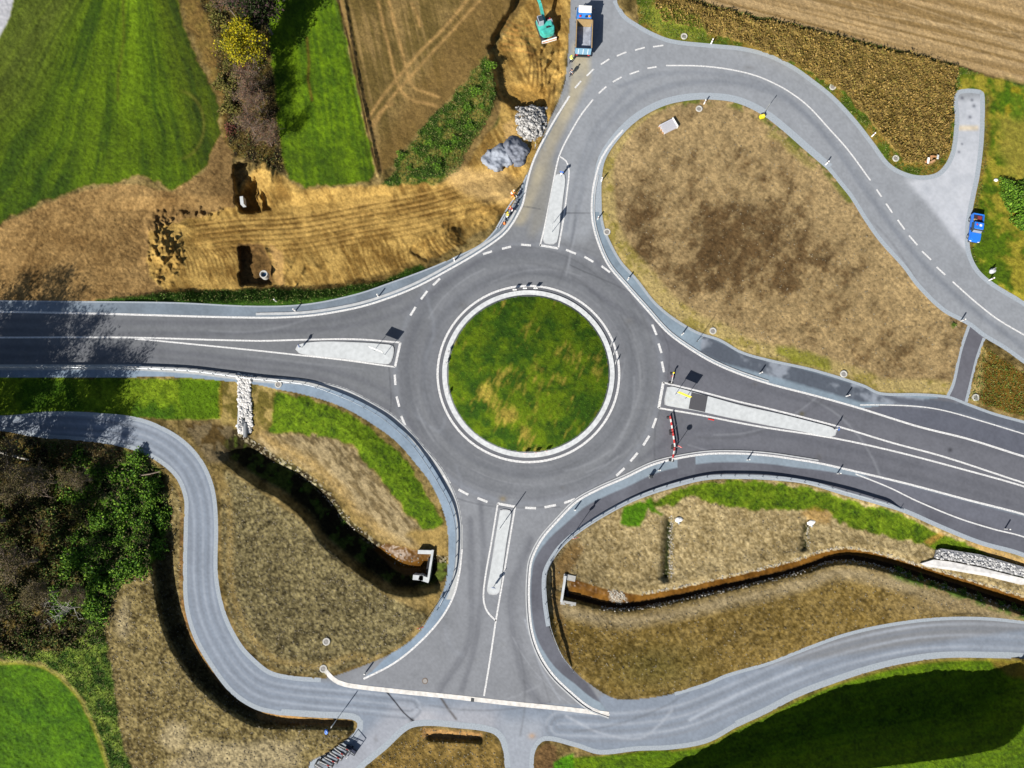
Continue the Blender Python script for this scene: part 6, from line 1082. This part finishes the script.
# ------------------------------------------------------------------ people
def skin_mesh(name, verts, edges, radii, mat_, parent, sub=2, root=0):
    me = bpy.data.meshes.new(name); me.from_pydata(verts, edges, []); o = bpy.data.objects.new(name, me); C.objects.link(o); o.parent = parent
    o.modifiers.new('skin', 'SKIN'); sv = me.skin_vertices[0].data
    for i, r in enumerate(radii): sv[i].radius = (r, r) if not isinstance(r, tuple) else r; sv[i].use_root = (i == root)
    m2 = o.modifiers.new('sub', 'SUBSURF'); m2.levels = sub; m2.render_levels = sub
    dg = bpy.context.evaluated_depsgraph_get(); ev = o.evaluated_get(dg); nm = bpy.data.meshes.new_from_object(ev); o.modifiers.clear(); o.data = nm
    for p in nm.polygons: p.use_smooth = True
    nm.materials.clear(); nm.materials.append(mat_); return o
def person(px, py, rz, label, top, legs, helmet, pose, z=None):
    o = thing('person', P(px, py, zat(px, py) if z is None else z), rz, label, 'person', 'road workers on the site'); H = {}
    lean = pose.get('lean', 0); ch = Vector((0, .55*math.sin(lean), .95+.52*math.cos(lean))); nk = ch+Vector((0, .1*math.sin(lean), .1)); hdp = nk+Vector((0, .03+.08*math.sin(lean), .14))
    V_ = [(0, 0, .95)]; E_ = []; Rr = [(.15, .11)]
    def add(p, par, r): V_.append(tuple(p)); E_.append((par, len(V_)-1)); Rr.append(r); return len(V_)-1
    mid = add(Vector((0, 0, .95)).lerp(ch, .5), 0, (.14, .1)); c = add(ch, mid, (.17, .11)); n_ = add(nk, c, (.06, .06)); h1 = add(nk+Vector((0, .02, .07)), n_, (.075, .08)); h2 = add(hdp+Vector((0, 0, .04)), h1, (.085, .1)); add(hdp+Vector((0, 0, .1)), h2, (.06, .07))
    arms = {}; leg = {}
    for s_ in (-1, 1):
        sh_ = ch+Vector((s_*.19, 0, -.03)); el = sh_+Vector((s_*.06, pose['arm'][0 if s_ < 0 else 1][0]*.26, pose['arm'][0 if s_ < 0 else 1][1]*.26)); wr = el+Vector((-s_*.02, pose['fore'][0 if s_ < 0 else 1][0]*.24, pose['fore'][0 if s_ < 0 else 1][1]*.24)); dd = (wr-el).normalized(); pm_ = wr+dd*.08
        a = add(sh_, c, (.065, .065)); b = add(el, a, (.045, .045)); w1 = add(wr, b, (.03, .028)); p1 = add(pm_, w1, (.038, .018)); arms[s_] = (sh_, el, wr)
        sd_ = dd.cross(Vector((0, 1, .3))).normalized()
        for q in range(4):
            f0 = pm_+sd_*(.027*(q-1.5)); l_ = (.04, .047, .044, .035)[q]; k1 = add(f0+dd*.02, p1, (.0095, .0095)); k2 = add(f0+dd*(.02+l_*.6)+Vector((0, .01, -.004)), k1, (.009, .009)); add(f0+dd*(.018+l_)+Vector((0, .022, -.01)), k2, (.008, .008))
        t1 = add(wr+dd*.03+sd_*.045*-s_, w1, (.011, .011)); add(wr+dd*.075+sd_*.06*-s_, t1, (.01, .01))
        st = pose['legs'][0 if s_ < 0 else 1]; hp = Vector((s_*.1, 0, .9)); kn = Vector((s_*.12, st*.16+.03, .49)); an = Vector((s_*.13, st*.3, .09)); a = add(hp, 0, (.095, .1)); b = add(kn, a, (.06, .065)); an_ = add(an, b, (.04, .045)); add(an+Vector((0, .14, -.05)), an_, (.035, .03)); leg[s_] = (hp, kn, an)
    skin_mesh('body', V_, E_, Rr, SKIN, o)
    tv = [Vector((0, 0, .86)), Vector((0, 0, .95)).lerp(ch, .5), ch, ch+Vector((0, 0, .06))]; te = [(0, 1), (1, 2), (2, 3)]; tr_ = [(.18, .14), (.175, .135), (.2, .145), (.1, .09)]
    for s_ in (-1, 1): k = len(tv); tv += [arms[s_][0], arms[s_][1], arms[s_][1].lerp(arms[s_][2], .85)]; te += [(2, k), (k, k+1), (k+1, k+2)]; tr_ += [(.085, .085), (.065, .065), (.045, .045)]
    jk = skin_mesh('jacket', [tuple(v) for v in tv], te, tr_, top, o)
    MB().lathe((0, 0, 1.12), [(.195, 0), (.2, .02), (.2, .06), (.195, .07)], 20).build('reflective_band', WHITE, jk)
    lv = [Vector((0, 0, .93))]; le = []; lr = [(.165, .13)]
    for s_ in (-1, 1): k = len(lv); lv += [leg[s_][0], leg[s_][1], leg[s_][2]+Vector((0, 0, .03))]; le += [(0, k), (k, k+1), (k+1, k+2)]; lr += [(.11, .11), (.08, .08), (.065, .065)]
    skin_mesh('trousers', [tuple(v) for v in lv], le, lr, legs, o)
    for s_ in (-1, 1): an = leg[s_][2]; MB().box(an+Vector((0, .06, -.03)), (.11, .29, .12)).build('boot', RUBBER, o, .03)
    hc = hdp+Vector((0, .0, .1)); MB().lathe(hc, [(.15, -.03), (.135, 0), (.12, .06), (.07, .1), (.001, .12)], 18).build('helmet', helmet, o, smooth=True)
    fy = hdp+Vector((0, .098, .035))
    for s_ in (-1, 1): MB().ico(fy+Vector((s_*.033, 0, .012)), .012, 1).build('eye', DKST, o)
    MB().ico(fy+Vector((0, .012, -.02)), .018, 1, (.7, 1, 1.3)).build('nose', SKIN, o); MB().box(fy+Vector((0, -.004, -.062)), (.05, .012, .012)).build('mouth', M('lips', alb=(.35, .12, .1)), o)
    return o
st0 = {'arm': [(.15, -.95), (.2, -.95)], 'fore': [(.45, -.85), (.5, -.8)], 'legs': [-.5, .5]}
work = {'lean': .5, 'arm': [(.6, -.75), (.6, -.75)], 'fore': [(.75, -.6), (.8, -.55)], 'legs': [-.3, .6]}
person(570.6, 62.8, R(-30), 'person in a yellow high-visibility jacket and helmet walking behind the dump truck', HIVIS, NAVY, HIVIS, st0)
person(571, 75.5, R(160), 'dark figure standing in for a post shadow on the dusty lane, some steps below the one in yellow', NAVY, NAVY, NAVY, st0)  # dark figure in place of a post's shadow on the lane
person(512, 196, R(-60), 'person in an orange jacket with pale helmet, upper of the roadside group', ORNG, ORNG, M('pale_helmet', alb=(.7, .6, .4)), work)
person(515.5, 199.5, R(120), 'person in a yellow-orange jacket and dark trousers facing the upper worker', M('amber_cloth', alb=(.8, .45, .03)), NAVY, ORNG, work)
person(511.6, 213, R(30), 'person in red jacket with orange helmet bending over the steel pipes', M('red_cloth', alb=(.6, .06, .03)), NAVY, ORNG, work)
person(507, 219, R(-20), 'person in a bright yellow jacket, lowest of the roadside group', M('yellow_cloth', alb=(.75, .6, .03)), NAVY, YEL, work)
